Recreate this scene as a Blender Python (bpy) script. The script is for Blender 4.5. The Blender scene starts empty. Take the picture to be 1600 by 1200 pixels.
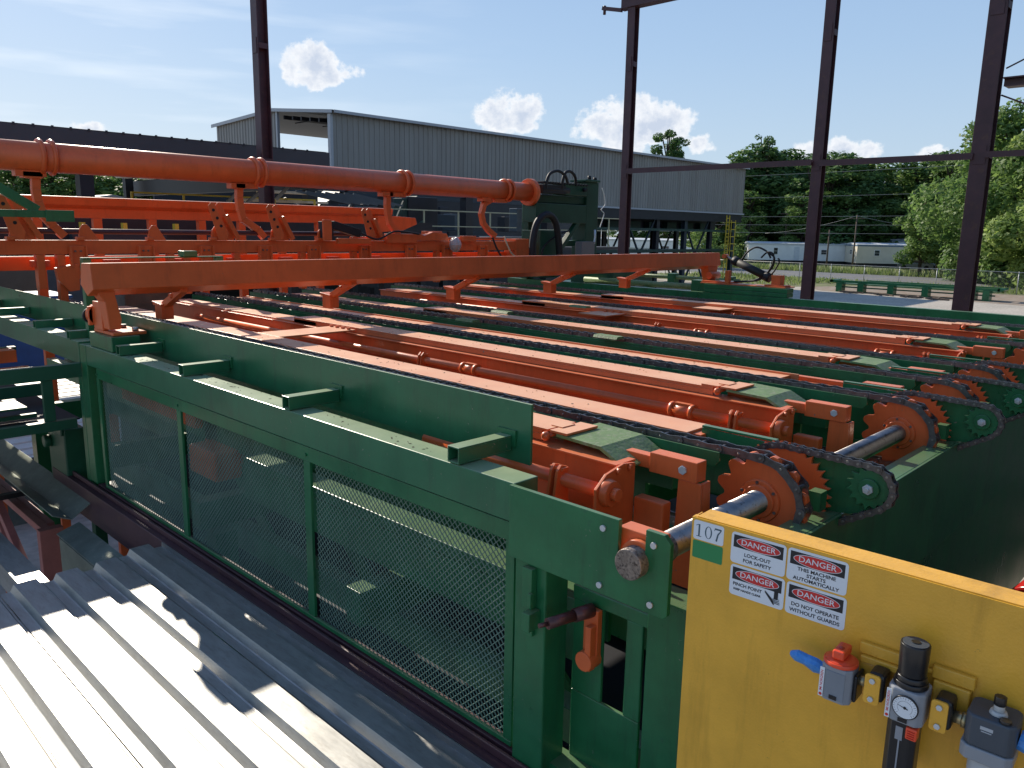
import bpy, math, random
from math import sin, cos, pi, radians, hypot, atan2
from mathutils import Vector, Matrix
random.seed(7)
C = bpy.context.scene.collection
sc = bpy.context.scene

# ------------------------------------------------------------ camera
cam_d = bpy.data.cameras.new('camera')
cam = bpy.data.objects.new('camera', cam_d); C.objects.link(cam); sc.camera = cam
yaw, pit, rol = radians(43.93099), radians(11.10749), radians(0.99171)
F = Vector((cos(yaw)*cos(pit), sin(yaw)*cos(pit), -sin(pit)))
R0 = Vector((sin(yaw), -cos(yaw), 0)); U0 = R0.cross(F)
R = R0*cos(rol) + U0*sin(rol); U = -R0*sin(rol) + U0*cos(rol)
cam.matrix_world = Matrix(((R.x, U.x, -F.x, 0), (R.y, U.y, -F.y, 0), (R.z, U.z, -F.z, 4.5), (0, 0, 0, 1)))
cam_d.sensor_width = 36; cam_d.lens = 1228.458/1600*36
cam_d.clip_start = 0.05; cam_d.clip_end = 4000

# ------------------------------------------------------------ light
SUN_AZ, SUN_EL = 79.0, 30.0          # azimuth measured from +x towards +y
w = bpy.data.worlds.new("World"); sc.world = w; w.use_nodes = True
nt = w.node_tree; nd = nt.nodes; lk = nt.links
for n in list(nd): nd.remove(n)
out = nd.new('ShaderNodeOutputWorld'); bg = nd.new('ShaderNodeBackground')
sky = nd.new('ShaderNodeTexSky'); sky.sky_type = 'NISHITA'; sky.sun_disc = False
sky.sun_elevation = radians(SUN_EL); sky.sun_rotation = radians(90-SUN_AZ)
sky.air_density = 1.25; sky.dust_density = 0.9; sky.ozone_density = 3.0; sky.altitude = 50
bg.inputs['Strength'].default_value = 0.10

def wn(t, **k):
    n = nd.new(t)
    for a, b in k.items(): setattr(n, a, b)
    return n
def wmath(op, a, b=None, clamp=False):
    n = wn('ShaderNodeMath', operation=op); n.use_clamp = clamp
    for i, v in enumerate((a, b)):
        if v is None: continue
        if isinstance(v, (int, float)): n.inputs[i].default_value = v
        else: lk.new(v, n.inputs[i])
    return n.outputs[0]
tc = wn('ShaderNodeTexCoord'); sep = wn('ShaderNodeSeparateXYZ'); lk.new(tc.outputs['Generated'], sep.inputs[0])
az = wmath('ARCTAN2', sep.outputs[1], sep.outputs[0])
hz = wmath('SQRT', wmath('ADD', wmath('MULTIPLY', sep.outputs[0], sep.outputs[0]), wmath('MULTIPLY', sep.outputs[1], sep.outputs[1])))
el = wmath('ARCTAN2', sep.outputs[2], hz)
cmb = wn('ShaderNodeCombineXYZ'); lk.new(az, cmb.inputs[0]); lk.new(el, cmb.inputs[1])
nz = wn('ShaderNodeTexNoise'); nz.inputs['Scale'].default_value = 34; nz.inputs['Detail'].default_value = 9; nz.inputs['Roughness'].default_value = 0.6
lk.new(cmb.outputs[0], nz.inputs['Vector'])
nz2 = wn('ShaderNodeTexNoise'); nz2.inputs['Scale'].default_value = 90; nz2.inputs['Detail'].default_value = 6; nz2.inputs['Roughness'].default_value = 0.6
lk.new(cmb.outputs[0], nz2.inputs['Vector'])
def density(clouds, noise, amp):
    tot = None
    for (a, e, ra, re, k) in clouds:
        dx = wmath('DIVIDE', wmath('SUBTRACT', az, radians(a)), radians(ra))
        dy0 = wmath('DIVIDE', wmath('SUBTRACT', el, radians(e)), radians(re))
        # flat base: lower half squeezed
        dy = wmath('MULTIPLY', dy0, wmath('ADD', 1.0, wmath('MULTIPLY', wmath('LESS_THAN', dy0, 0.0), 0.9)))
        r2 = wmath('ADD', wmath('MULTIPLY', dx, dx), wmath('MULTIPLY', dy, dy))
        d = wmath('MULTIPLY', wmath('SUBTRACT', 1.0, r2), k)
        d = wmath('MAXIMUM', d, -3.0)
        tot = d if tot is None else wmath('MAXIMUM', tot, d)
    return wmath('ADD', tot, wmath('MULTIPLY', wmath('SUBTRACT', noise, 0.5), amp))
CL = [(57.78, 10.12, 2.07, 2.38, 1.0), (55.28, 10.22, 1.22, 0.88, 0.5), (44.59, 7.55, 2.68, 2.11, 1.0), (42.47, 8.51, 0.72, 0.77, 0.3), (35.78, 7.09, 4.69, 2.3, 1.0), (36.65, 5.54, 1.85, 1.32, 0.5), (31.44, 5.81, 1.12, 1.01, 0.5), (22.68, 5.21, 3.26, 1.19, 1.0), (16.5, 5.08, 1.48, 0.61, 0.7), (71.42, 5.55, 1.85, 0.58, 0.5)]
den = density([(a, e-re*.05, ra*.95, re*.95, k*2.3) for a, e, ra, re, k in CL], nz.outputs['Fac'], 6.8)
mr = wn('ShaderNodeMapRange'); mr.interpolation_type = 'SMOOTHSTEP'
lk.new(den, mr.inputs['Value']); mr.inputs['From Min'].default_value = 0.0; mr.inputs['From Max'].default_value = 1.15
# brighter rims, greyer middles and bases
shade = wn('ShaderNodeMapRange'); lk.new(wmath('ADD', den, wmath('MULTIPLY', wmath('SUBTRACT', nz2.outputs['Fac'], 0.5), 2.2)), shade.inputs['Value'])
shade.inputs['From Min'].default_value = 0.7; shade.inputs['From Max'].default_value = 2.6
ccol = wn('ShaderNodeMix', data_type='RGBA')
lk.new(shade.outputs[0], ccol.inputs['Factor']); ccol.inputs['A'].default_value = (8.0, 8.1, 8.3, 1); ccol.inputs['B'].default_value = (4.9, 5.5, 6.6, 1)
mixc = wn('ShaderNodeMix', data_type='RGBA')
lk.new(wmath('MULTIPLY', mr.outputs[0], 0.93), mixc.inputs['Factor'])
# thin high haze streaks near the left horizon
st = wn('ShaderNodeTexNoise'); st.inputs['Scale'].default_value = 5; st.inputs['Detail'].default_value = 5
stm = wn('ShaderNodeMapping'); stm.inputs['Scale'].default_value = (0.8, 6.0, 1); stm.inputs['Rotation'].default_value = (0, 0, radians(9)); lk.new(cmb.outputs[0], stm.inputs[0]); lk.new(stm.outputs[0], st.inputs['Vector'])
stf = wn('ShaderNodeMapRange'); lk.new(st.outputs['Fac'], stf.inputs['Value']); stf.inputs['From Min'].default_value = 0.5; stf.inputs['From Max'].default_value = 0.75; stf.inputs['To Max'].default_value = 0.5
azf = wn('ShaderNodeMapRange'); lk.new(az, azf.inputs['Value']); azf.inputs['From Min'].default_value = radians(42); azf.inputs['From Max'].default_value = radians(70)
hm = wn('ShaderNodeMix', data_type='RGBA'); lk.new(wmath('MULTIPLY', stf.outputs[0], azf.outputs[0]), hm.inputs['Factor'])
gm = wn('ShaderNodeMix', data_type='RGBA', blend_type='MULTIPLY'); gm.inputs['Factor'].default_value = 1.0; gm.inputs['B'].default_value = (0.98, 0.98, 1.06, 1)
lk.new(sky.outputs[0], gm.inputs['A'])
# clear-air gradient by elevation, blended with the physical sky to soften its glow
gr_ = wn('ShaderNodeValToRGB'); cr_ = gr_.color_ramp
lk.new(wmath('DIVIDE', el, radians(90)), gr_.inputs[0])
cr_.elements[0].position = 0.0; cr_.elements[0].color = (.56, .70, .84, 1)
cr_.elements[1].position = 1.0; cr_.elements[1].color = (.07, .16, .40, 1)
for p_, c_ in ((.06, (.52, .68, .86, 1)), (.13, (.42, .60, .84, 1)), (.22, (.33, .51, .79, 1)), (.5, (.15, .29, .60, 1))): e_ = cr_.elements.new(p_); e_.color = c_
gs = wn('ShaderNodeMix', data_type='RGBA', blend_type='MULTIPLY'); gs.inputs['Factor'].default_value = 1; lk.new(gr_.outputs[0], gs.inputs['A']); gs.inputs['B'].default_value = (7.9, 7.9, 7.9, 1)
gx_ = wn('ShaderNodeMix', data_type='RGBA'); gx_.inputs['Factor'].default_value = 0.85; lk.new(gm.outputs['Result'], gx_.inputs['A']); lk.new(gs.outputs['Result'], gx_.inputs['B'])
lk.new(gx_.outputs['Result'], hm.inputs['A']); hm.inputs['B'].default_value = (8.0, 8.6, 9.2, 1)
lk.new(hm.outputs['Result'], mixc.inputs['A']); lk.new(ccol.outputs['Result'], mixc.inputs['B'])
lk.new(mixc.outputs['Result'], bg.inputs['Color']); lk.new(bg.outputs[0], out.inputs[0])

sd = bpy.data.lights.new('sun', 'SUN'); sd.energy = 4.9; sd.angle = radians(0.53); sd.color = (1.0, 0.9, 0.76)
sun = bpy.data.objects.new('sun', sd); C.objects.link(sun)
sv = Vector((cos(radians(SUN_AZ))*cos(radians(SUN_EL)), sin(radians(SUN_AZ))*cos(radians(SUN_EL)), sin(radians(SUN_EL))))
sun.rotation_euler = sv.to_track_quat('Z', 'Y').to_euler()
sc.view_settings.view_transform = 'Standard'; sc.view_settings.look = 'None'
sc.view_settings.exposure = 0.32; sc.view_settings.gamma = 1.0
sc.cycles.max_bounces = 6; sc.cycles.diffuse_bounces = 3; sc.cycles.glossy_bounces = 3

# ------------------------------------------------------------ materials
def mat(name, col, rough=0.5, metal=0.0, var=0.12, scale=3.0, bump=0.0, bscale=60, spec=0.5, col2=None, cov=(0.45, 0.7), rvar=0.0, coat=0.0, dust_glare=None, stretch=None, chips=None, grime=None):
    m = bpy.data.materials.new(name); m.use_nodes = True
    t = m.node_tree; N = t.nodes; L = t.links; b = N['Principled BSDF']
    b.inputs['Roughness'].default_value = rough; b.inputs['Metallic'].default_value = metal
    b.inputs['Specular IOR Level'].default_value = spec; b.inputs['Coat Weight'].default_value = coat; b.inputs['Coat Roughness'].default_value = 0.12
    g = N.new('ShaderNodeNewGeometry')
    vec = g.outputs['Position']
    if stretch:
        mp = N.new('ShaderNodeMapping'); mp.inputs['Scale'].default_value = stretch; L.new(vec, mp.inputs[0]); vec = mp.outputs[0]
    n1 = N.new('ShaderNodeTexNoise'); n1.inputs['Scale'].default_value = scale; n1.inputs['Detail'].default_value = 7; n1.inputs['Roughness'].default_value = 0.65; L.new(vec, n1.inputs['Vector'])
    mr = N.new('ShaderNodeMapRange'); L.new(n1.outputs['Fac'], mr.inputs['Value']); mr.inputs['From Min'].default_value = 0.3; mr.inputs['From Max'].default_value = 0.7
    mr.inputs['To Min'].default_value = 1-var; mr.inputs['To Max'].default_value = 1+var
    mx = N.new('ShaderNodeMix'); mx.data_type = 'RGBA'; mx.blend_type = 'MULTIPLY'; mx.inputs['Factor'].default_value = 1
    mx.inputs['A'].default_value = (*col, 1); L.new(mr.outputs[0], mx.inputs['B'])
    res = mx.outputs['Result']
    if col2:
        n2 = N.new('ShaderNodeTexNoise'); n2.inputs['Scale'].default_value = scale*2.7; n2.inputs['Detail'].default_value = 9; n2.inputs['Roughness'].default_value = 0.7; L.new(vec, n2.inputs['Vector'])
        m2 = N.new('ShaderNodeMapRange'); m2.inputs['From Min'].default_value = cov[0]; m2.inputs['From Max'].default_value = cov[1]; L.new(n2.outputs['Fac'], m2.inputs['Value'])
        x2 = N.new('ShaderNodeMix'); x2.data_type = 'RGBA'; L.new(m2.outputs[0], x2.inputs['Factor']); L.new(res, x2.inputs['A']); x2.inputs['B'].default_value = (*col2, 1); res = x2.outputs['Result']
    if grime:   # grease and rain runs down the faces
        mp2 = N.new('ShaderNodeMapping'); mp2.inputs['Scale'].default_value = (7, 7, 0.9); L.new(g.outputs['Position'], mp2.inputs[0])
        n5 = N.new('ShaderNodeTexNoise'); n5.inputs['Scale'].default_value = 1.6; n5.inputs['Detail'].default_value = 8; n5.inputs['Roughness'].default_value = 0.7; L.new(mp2.outputs[0], n5.inputs['Vector'])
        m5 = N.new('ShaderNodeMapRange'); m5.inputs['From Min'].default_value = 0.52; m5.inputs['From Max'].default_value = 0.74; m5.inputs['To Max'].default_value = grime[3]; L.new(n5.outputs['Fac'], m5.inputs['Value'])
        x5 = N.new('ShaderNodeMix'); x5.data_type = 'RGBA'; L.new(m5.outputs[0], x5.inputs['Factor']); L.new(res, x5.inputs['A']); x5.inputs['B'].default_value = (*grime[:3], 1); res = x5.outputs['Result']
    if chips:   # small chips and scratches through the paint
        n6 = N.new('ShaderNodeTexNoise'); n6.inputs['Scale'].default_value = 38; n6.inputs['Detail'].default_value = 5; n6.inputs['Roughness'].default_value = 0.6; n6.inputs['Distortion'].default_value = 1.2; L.new(g.outputs['Position'], n6.inputs['Vector'])
        m6 = N.new('ShaderNodeMapRange'); m6.inputs['From Min'].default_value = chips[3]; m6.inputs['From Max'].default_value = chips[3]+.02; L.new(n6.outputs['Fac'], m6.inputs['Value'])
        x6 = N.new('ShaderNodeMix'); x6.data_type = 'RGBA'; L.new(m6.outputs[0], x6.inputs['Factor']); L.new(res, x6.inputs['A']); x6.inputs['B'].default_value = (*chips[:3], 1); res = x6.outputs['Result']
    if dust_glare:   # dusty upward faces; on GREENL the pale top is painted glare
        sx = N.new('ShaderNodeSeparateXYZ'); L.new(g.outputs['Normal'], sx.inputs[0])
        n3 = N.new('ShaderNodeTexNoise'); n3.inputs['Scale'].default_value = 5; n3.inputs['Detail'].default_value = 6; L.new(vec, n3.inputs['Vector'])
        md = N.new('ShaderNodeMapRange'); L.new(sx.outputs[2], md.inputs['Value']); md.inputs['From Min'].default_value = 0.75; md.inputs['From Max'].default_value = 0.98
        mm = N.new('ShaderNodeMapRange'); L.new(n3.outputs['Fac'], mm.inputs['Value']); mm.inputs['From Min'].default_value = 0.3; mm.inputs['From Max'].default_value = 0.7; mm.inputs['To Min'].default_value = dust_glare[3]*0.7; mm.inputs['To Max'].default_value = dust_glare[3]
        mu = N.new('ShaderNodeMath'); mu.operation = 'MULTIPLY'; L.new(md.outputs[0], mu.inputs[0]); L.new(mm.outputs[0], mu.inputs[1])
        xd = N.new('ShaderNodeMix'); xd.data_type = 'RGBA'; L.new(mu.outputs[0], xd.inputs['Factor']); L.new(res, xd.inputs['A']); xd.inputs['B'].default_value = (*dust_glare[:3], 1); res = xd.outputs['Result']
    L.new(res, b.inputs['Base Color'])
    if rvar:
        mr2 = N.new('ShaderNodeMapRange'); L.new(n1.outputs['Fac'], mr2.inputs['Value']); mr2.inputs['To Min'].default_value = max(0.02, rough-rvar); mr2.inputs['To Max'].default_value = min(1, rough+rvar); L.new(mr2.outputs[0], b.inputs['Roughness'])
    if bump:
        n4 = N.new('ShaderNodeTexNoise'); n4.inputs['Scale'].default_value = bscale; n4.inputs['Detail'].default_value = 3; L.new(g.outputs['Position'], n4.inputs['Vector'])
        bp = N.new('ShaderNodeBump'); bp.inputs['Strength'].default_value = bump; bp.inputs['Distance'].default_value = 0.01; L.new(n4.outputs['Fac'], bp.inputs['Height']); L.new(bp.outputs[0], b.inputs['Normal'])
    return m
GREEN = mat('green_paint', (0.020, 0.150, 0.056), 0.32, var=0.22, scale=4, rvar=0.14, bump=0.06, bscale=30, grime=(0.02, 0.03, 0.02, 0.55), chips=(0.20, 0.20, 0.16, .70), dust_glare=(0.20, 0.24, 0.13, 0.55), col2=(0.03, 0.09, 0.06), cov=(0.6, 0.8))
GREENL = mat('green_paint_glare_top', (0.022, 0.145, 0.062), 0.34, var=0.2, scale=4, rvar=0.12, bump=0.06, bscale=30, grime=(0.03, 0.045, 0.03, 0.5), chips=(0.25, 0.24, 0.19, .69), dust_glare=(0.40, 0.46, 0.27, 0.8), spec=0.6)  # same green paint; pale tops paint in the glare of sun and sky
MESHM = mat('dusty_mesh_paint', (0.145, 0.225, 0.17), 0.4, var=0.2, scale=5)
GREEND = mat('green_paint_old', (0.012, 0.085, 0.042), 0.45, var=0.25, scale=2.5, rvar=0.15, bump=0.08, dust_glare=(0.16, 0.18, 0.11, 0.6))
GREENF = mat('green_flap_paint', (0.15, 0.23, 0.08), 0.5, var=0.2, scale=14, bump=0.2, col2=(0.30, 0.30, 0.20), cov=(0.5, 0.72))
ORANGE = mat('orange_paint', (0.70, 0.130, 0.032), 0.38, var=0.14, scale=3, rvar=0.12, bump=0.05, bscale=40, grime=(0.16, 0.035, 0.012, 0.28), chips=(0.20, 0.16, 0.14, .70), dust_glare=(0.72, 0.28, 0.14, 0.5))
ORANGEP = mat('orange_plank_paint', (0.70, 0.17, 0.06), 0.42, var=0.1, scale=6, rvar=0.12, bump=0.06, col2=(0.55, 0.20, 0.10), cov=(0.55, 0.85), chips=(0.30, 0.20, 0.15, .69), dust_glare=(0.88, 0.50, 0.29, 0.92))
YELLOW = mat('yellow_paint', (0.82, 0.43, 0.045), 0.33, var=0.09, scale=7, rvar=0.1, bump=0.12, bscale=160, col2=(0.34, 0.17, 0.02), cov=(0.66, 0.86), grime=(0.30, 0.15, 0.01, 0.45), chips=(0.20, 0.11, 0.03, .73))
YELLOWR = mat('yellow_rail_paint', (0.66, 0.48, 0.05), 0.5)
STEEL = mat('worn_shaft_steel', (0.33, 0.31, 0.29), 0.34, metal=0.95, var=0.2, scale=14, rvar=0.15, col2=(0.10, 0.08, 0.06), cov=(0.56, 0.68), bump=0.1)
CHAIN = mat('dark_chain_steel', (0.17, 0.16, 0.16), 0.36, metal=0.75, var=0.3, scale=30, rvar=0.15)
CHAINB = mat('bright_chain_steel', (0.34, 0.33, 0.31), 0.34, metal=0.85, var=0.3, scale=30)
PALEY = mat('pale_yellow_rail', (0.40, 0.40, 0.26), 0.5)
BOLT = mat('zinc_bolt', (0.62, 0.66, 0.68), 0.35, metal=0.4, var=0.05)
RUBBER = mat('black_rubber', (0.010, 0.010, 0.012), 0.6, var=0.2)
BLACK = mat('black_plastic', (0.016, 0.016, 0.018), 0.3, var=0.15)
GREY = mat('grey_cast_plastic', (0.27, 0.29, 0.32), 0.38, var=0.06, bump=0.05)
DGREY = mat('dark_grey_casting', (0.055, 0.07, 0.09), 0.45, var=0.1, bump=0.08)
LGREY = mat('light_grey_plastic', (0.42, 0.45, 0.48), 0.35, var=0.05)
RED = mat('red_plastic', (0.85, 0.085, 0.03), 0.3, var=0.05)
REDD = mat('red_glossy_paint', (0.42, 0.015, 0.012), 0.2, var=0.1)
BLUE = mat('blue_tape', (0.06, 0.27, 0.70), 0.35, var=0.15, scale=40, bump=0.5, bscale=60)
BLUED = mat('blue_drum_paint', (0.012, 0.09, 0.36), 0.35, var=0.15)
BRASS = mat('brass', (0.42, 0.35, 0.2), 0.35, metal=0.8, var=0.1)
GALV = mat('galvanized_sheet', (0.37, 0.37, 0.355), 0.46, metal=0.85, var=0.16, scale=9, rvar=0.10, bump=0.03, bscale=14, col2=(0.27, 0.26, 0.235), cov=(0.5, 0.8), stretch=(3, .6, 3))
GALVO = mat('weathered_galvanized', (0.24, 0.27, 0.22), 0.5, metal=0.5, var=0.2, scale=6, rvar=0.1, col2=(0.40, 0.38, 0.31), cov=(0.55, 0.8))
MAROON = mat('maroon_primer', (0.075, 0.030, 0.036), 0.5, var=0.25, scale=3, bump=0.05, col2=(0.11, 0.05, 0.035), cov=(0.55, 0.7))
PINK = mat('faded_red_primer', (0.42, 0.15, 0.13), 0.55, var=0.15, scale=6)
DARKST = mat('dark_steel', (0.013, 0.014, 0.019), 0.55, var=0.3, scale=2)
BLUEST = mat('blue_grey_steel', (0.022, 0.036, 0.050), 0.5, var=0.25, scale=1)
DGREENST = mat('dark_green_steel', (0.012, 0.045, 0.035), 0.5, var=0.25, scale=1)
FASCIA = mat('charcoal_fascia', (0.030, 0.032, 0.040), 0.5, var=0.2, scale=0.6)
SIDING = mat('grey_siding', (0.26, 0.25, 0.225), 0.45, var=0.10, scale=0.5, col2=(0.20, 0.18, 0.155), cov=(0.45, 0.75), stretch=(1.2, 1.2, 0.10), bump=0.02)
TRIM = mat('pale_trim', (0.36, 0.38, 0.40), 0.4, var=0.05)
WHITE = mat('white_sticker', (0.74, 0.78, 0.82), 0.35, var=0.02)
INK = mat('black_ink', (0.012, 0.014, 0.02), 0.5, var=0.02)
INKB = mat('slate_ink', (0.05, 0.10, 0.13), 0.5, var=0.02)
SRED = mat('sign_red', (0.62, 0.03, 0.03), 0.4, var=0.03)
SGREEN = mat('sticker_green', (0.02, 0.24, 0.08), 0.4, var=0.04)
TRAILW = mat('trailer_white', (0.84, 0.83, 0.80), 0.5, var=0.08, scale=0.8)
TRAILB = mat('trailer_beige', (0.66, 0.60, 0.48), 0.5, var=0.08, scale=0.8)
TRAILR = mat('trailer_roof', (0.66, 0.68, 0.70), 0.4, var=0.08)
TRAILT = mat('trailer_blue_trim', (0.12, 0.2, 0.32), 0.5, var=0.05)
GLASS = mat('window_glass', (0.03, 0.04, 0.05), 0.08, spec=0.8)
CARP = mat('car_paint', (0.06, 0.075, 0.09), 0.22, coat=0.6)
WOOD = mat('weathered_wood', (0.12, 0.085, 0.06), 0.8, var=0.3, scale=12, bump=0.3, stretch=(1, 1, 0.1))
BARK = mat('bark', (0.075, 0.055, 0.04), 0.9, var=0.35, scale=5, bump=0.4)
LUMBER = mat('pale_lumber', (0.62, 0.50, 0.34), 0.7, var=0.2, scale=5)
TARP = mat('dusty_pink_tarp', (0.52, 0.26, 0.22), 0.7, var=0.15)
CONCB = mat('old_concrete_block', (0.10, 0.115, 0.10), 0.85, var=0.3, scale=4, bump=0.3)

def leafmat(name, c1, c2):
    m = bpy.data.materials.new(name); m.use_nodes = True
    t = m.node_tree; N = t.nodes; L = t.links; b = N['Principled BSDF']
    g = N.new('ShaderNodeNewGeometry')
    n1 = N.new('ShaderNodeTexNoise'); n1.inputs['Scale'].default_value = 0.45; n1.inputs['Detail'].default_value = 5; L.new(g.outputs['Position'], n1.inputs['Vector'])
    r = N.new('ShaderNodeMapRange'); L.new(n1.outputs['Fac'], r.inputs['Value']); r.inputs['From Min'].default_value = 0.35; r.inputs['From Max'].default_value = 0.65
    ad = N.new('ShaderNodeMath'); ad.operation = 'MULTIPLY_ADD'; L.new(g.outputs['Random Per Island'], ad.inputs[0]); ad.inputs[1].default_value = 0.5; ad.inputs[2].default_value = -0.25
    a2 = N.new('ShaderNodeMath'); a2.operation = 'ADD'; a2.use_clamp = True; L.new(r.outputs[0], a2.inputs[0]); L.new(ad.outputs[0], a2.inputs[1])
    x = N.new('ShaderNodeMix'); x.data_type = 'RGBA'; L.new(a2.outputs[0], x.inputs['Factor']); x.inputs['A'].default_value = (*c1, 1); x.inputs['B'].default_value = (*c2, 1)
    L.new(x.outputs['Result'], b.inputs['Base Color']); b.inputs['Roughness'].default_value = 0.55; b.inputs['Specular IOR Level'].default_value = 0.3
    tr = N.new('ShaderNodeBsdfTranslucent'); L.new(x.outputs['Result'], tr.inputs['Color'])
    ms = N.new('ShaderNodeMixShader'); ms.inputs[0].default_value = 0.5; L.new(b.outputs[0], ms.inputs[1]); L.new(tr.outputs[0], ms.inputs[2]); L.new(ms.outputs[0], N['Material Output'].inputs['Surface'])
    return m
LEAFD = leafmat('leaves_dark', (0.055, 0.125, 0.04), (0.15, 0.25, 0.07))
LEAFM = leafmat('leaves_mid', (0.07, 0.15, 0.04), (0.22, 0.33, 0.09))
LEAFL = leafmat('leaves_light', (0.10, 0.19, 0.05), (0.32, 0.42, 0.12))
GRASSM = leafmat('grass_blades', (0.10, 0.16, 0.04), (0.28, 0.34, 0.12))

# ------------------------------------------------------------ mesh builder
class MB:
    def __init__(s): s.v = []; s.f = []; s.mi = []; s.cur = 0; s.sm = []
    def add(s, vs, fs, smooth=False):
        o = len(s.v); s.v += [tuple(p) for p in vs]; s.f += [tuple(i+o for i in f) for f in fs]
        s.mi += [s.cur]*len(fs); s.sm += [smooth]*len(fs); return s
    def box(s, x0, x1, y0, y1, z0, z1):
        vs = [(x, y, z) for z in (z0, z1) for y in (y0, y1) for x in (x0, x1)]
        return s.add(vs, [(0, 2, 3, 1), (4, 5, 7, 6), (0, 1, 5, 4), (2, 6, 7, 3), (0, 4, 6, 2), (1, 3, 7, 5)])
    def obox(s, p, q, wd, h, up=(0, 0, 1)):      # bar of width wd and height h from p to q
        p, q = Vector(p), Vector(q); d = (q-p).normalized(); up = Vector(up)
        sd_ = d.cross(up); sd_ = sd_.normalized() if sd_.length > 1e-6 else Vector((1, 0, 0)); u = sd_.cross(d)
        vs = []
        for c in (p, q):
            for a, b in ((-1, -1), (1, -1), (1, 1), (-1, 1)): vs.append(c+sd_*a*wd/2+u*b*h/2)
        return s.add(vs, [(3, 2, 1, 0), (4, 5, 6, 7), (0, 1, 5, 4), (1, 2, 6, 5), (2, 3, 7, 6), (3, 0, 4, 7)])
    def prism(s, pts, ax, a0, a1):               # polygon extruded along an axis; pts are the two other coordinates in order
        def mk(a, p): return (a, p[0], p[1]) if ax == 'x' else (p[0], a, p[1]) if ax == 'y' else (p[0], p[1], a)
        n = len(pts); vs = [mk(a0, p) for p in pts]+[mk(a1, p) for p in pts]
        return s.add(vs, [tuple(range(n-1, -1, -1)), tuple(range(n, 2*n))]+[(i, (i+1) % n, n+(i+1) % n, n+i) for i in range(n)])
    def cyl(s, p, q, r, n=16, r2=None, caps=True):
        p, q = Vector(p), Vector(q); r2 = r if r2 is None else r2; d = (q-p).normalized()
        a = d.orthogonal().normalized(); b = d.cross(a); vs = []
        for c, rr in ((p, r), (q, r2)):
            for i in range(n):
                t = 2*pi*i/n; vs.append(c+(a*cos(t)+b*sin(t))*rr)
        o = [(i, (i+1) % n, n+(i+1) % n, n+i) for i in range(n)]
        s.add(vs, o, True)
        if caps:
            k = len(s.v)-2*n; s.f += [tuple(k+i for i in range(n-1, -1, -1)), tuple(k+n+i for i in range(n))]; s.mi += [s.cur]*2; s.sm += [False]*2
        return s
    def tube(s, path, r, n=8, close=False):
        P_ = [Vector(p) for p in path]; rings = []; prev = None
        for i, p in enumerate(P_):
            d = (P_[min(i+1, len(P_)-1)]-P_[max(i-1, 0)]).normalized()
            a = (prev-d*prev.dot(d)).normalized() if prev is not None else d.orthogonal().normalized(); prev = a; b = d.cross(a)
            rr = r[i] if isinstance(r, (list, tuple)) else r
            rings.append([p+(a*cos(2*pi*k/n)+b*sin(2*pi*k/n))*rr for k in range(n)])
        vs = [v for rg in rings for v in rg]; fs = []
        for i in range(len(P_)-1):
            for k in range(n): fs.append((i*n+k, i*n+(k+1) % n, (i+1)*n+(k+1) % n, (i+1)*n+k))
        m = len(P_); s.add(vs, fs, True)
        o = len(s.v)-m*n; s.f += [tuple(o+k for k in range(n-1, -1, -1)), tuple(o+(m-1)*n+k for k in range(n))]; s.mi += [s.cur]*2; s.sm += [False]*2
        return s
    def sphere(s, c, r, n=10, m=6, sz=1.0):
        vs = [(c[0], c[1], c[2]+r*sz)]
        for j in range(1, m):
            for i in range(n): vs.append((c[0]+r*sin(pi*j/m)*cos(2*pi*i/n), c[1]+r*sin(pi*j/m)*sin(2*pi*i/n), c[2]+r*sz*cos(pi*j/m)))
        vs.append((c[0], c[1], c[2]-r*sz)); fs = []
        for i in range(n): fs.append((0, 1+i, 1+(i+1) % n)); fs.append((len(vs)-1, 1+(m-2)*n+(i+1) % n, 1+(m-2)*n+i))
        for j in range(m-2):
            for i in range(n): fs.append((1+j*n+i, 1+(j+1)*n+i, 1+(j+1)*n+(i+1) % n, 1+j*n+(i+1) % n))
        return s.add(vs, fs, True)
    def build(s, name, m, parent=None, bevel=0.0, label=None):
        off = Vector((0, 0, 0)); p = parent
        while p is not None: off += p.location; p = p.parent
        me = bpy.data.meshes.new(name)
        me.from_pydata([tuple(Vector(v)-off) for v in s.v], [], s.f)
        for x in (m if isinstance(m, (list, tuple)) else [m]): me.materials.append(x)
        me.polygons.foreach_set('material_index', s.mi); me.polygons.foreach_set('use_smooth', s.sm); me.update()
        o = bpy.data.objects.new(name, me); C.objects.link(o)
        if parent is not None: o.parent = parent
        if label: o['label'] = label
        if bevel:
            b = o.modifiers.new('bevel', 'BEVEL'); b.width = bevel; b.segments = 2; b.limit_method = 'ANGLE'; b.angle_limit = radians(40)
        return o
def thing(name, label, cat, loc=(0, 0, 0), group=None):
    o = bpy.data.objects.new(name, None); C.objects.link(o); o.location = loc; o.empty_display_size = 0.1
    o['label'] = label; o['category'] = cat
    if group: o['group'] = group
    return o
def tag(o, label, cat, group=None, kind=None):
    if label: o['label'] = label
    if cat: o['category'] = cat
    if group: o['group'] = group
    if kind: o['kind'] = kind
    return o
def struct(name, mb, m):
    o = mb.build(name, m); o['kind'] = 'structure'; return o
def copy_tree(o, parent=None):
    c = o.copy(); C.objects.link(c)
    if parent is not None: c.parent = parent
    for ch in list(o.children): copy_tree(ch, c)
    return c
def dup(o, loc, label, group=None):
    c = copy_tree(o); c.location = loc; c['label'] = label
    if group: c['group'] = group
    return c
def B(*a): return MB().box(*a)
def ring_profile(mb, prof_out, ax_x0, ax_x1, cy, cz):   # polygon outline around (cy,cz) as a disc along x
    mb.prism([(cy+a, cz+b) for a, b in prof_out], 'x', ax_x0, ax_x1)
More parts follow.
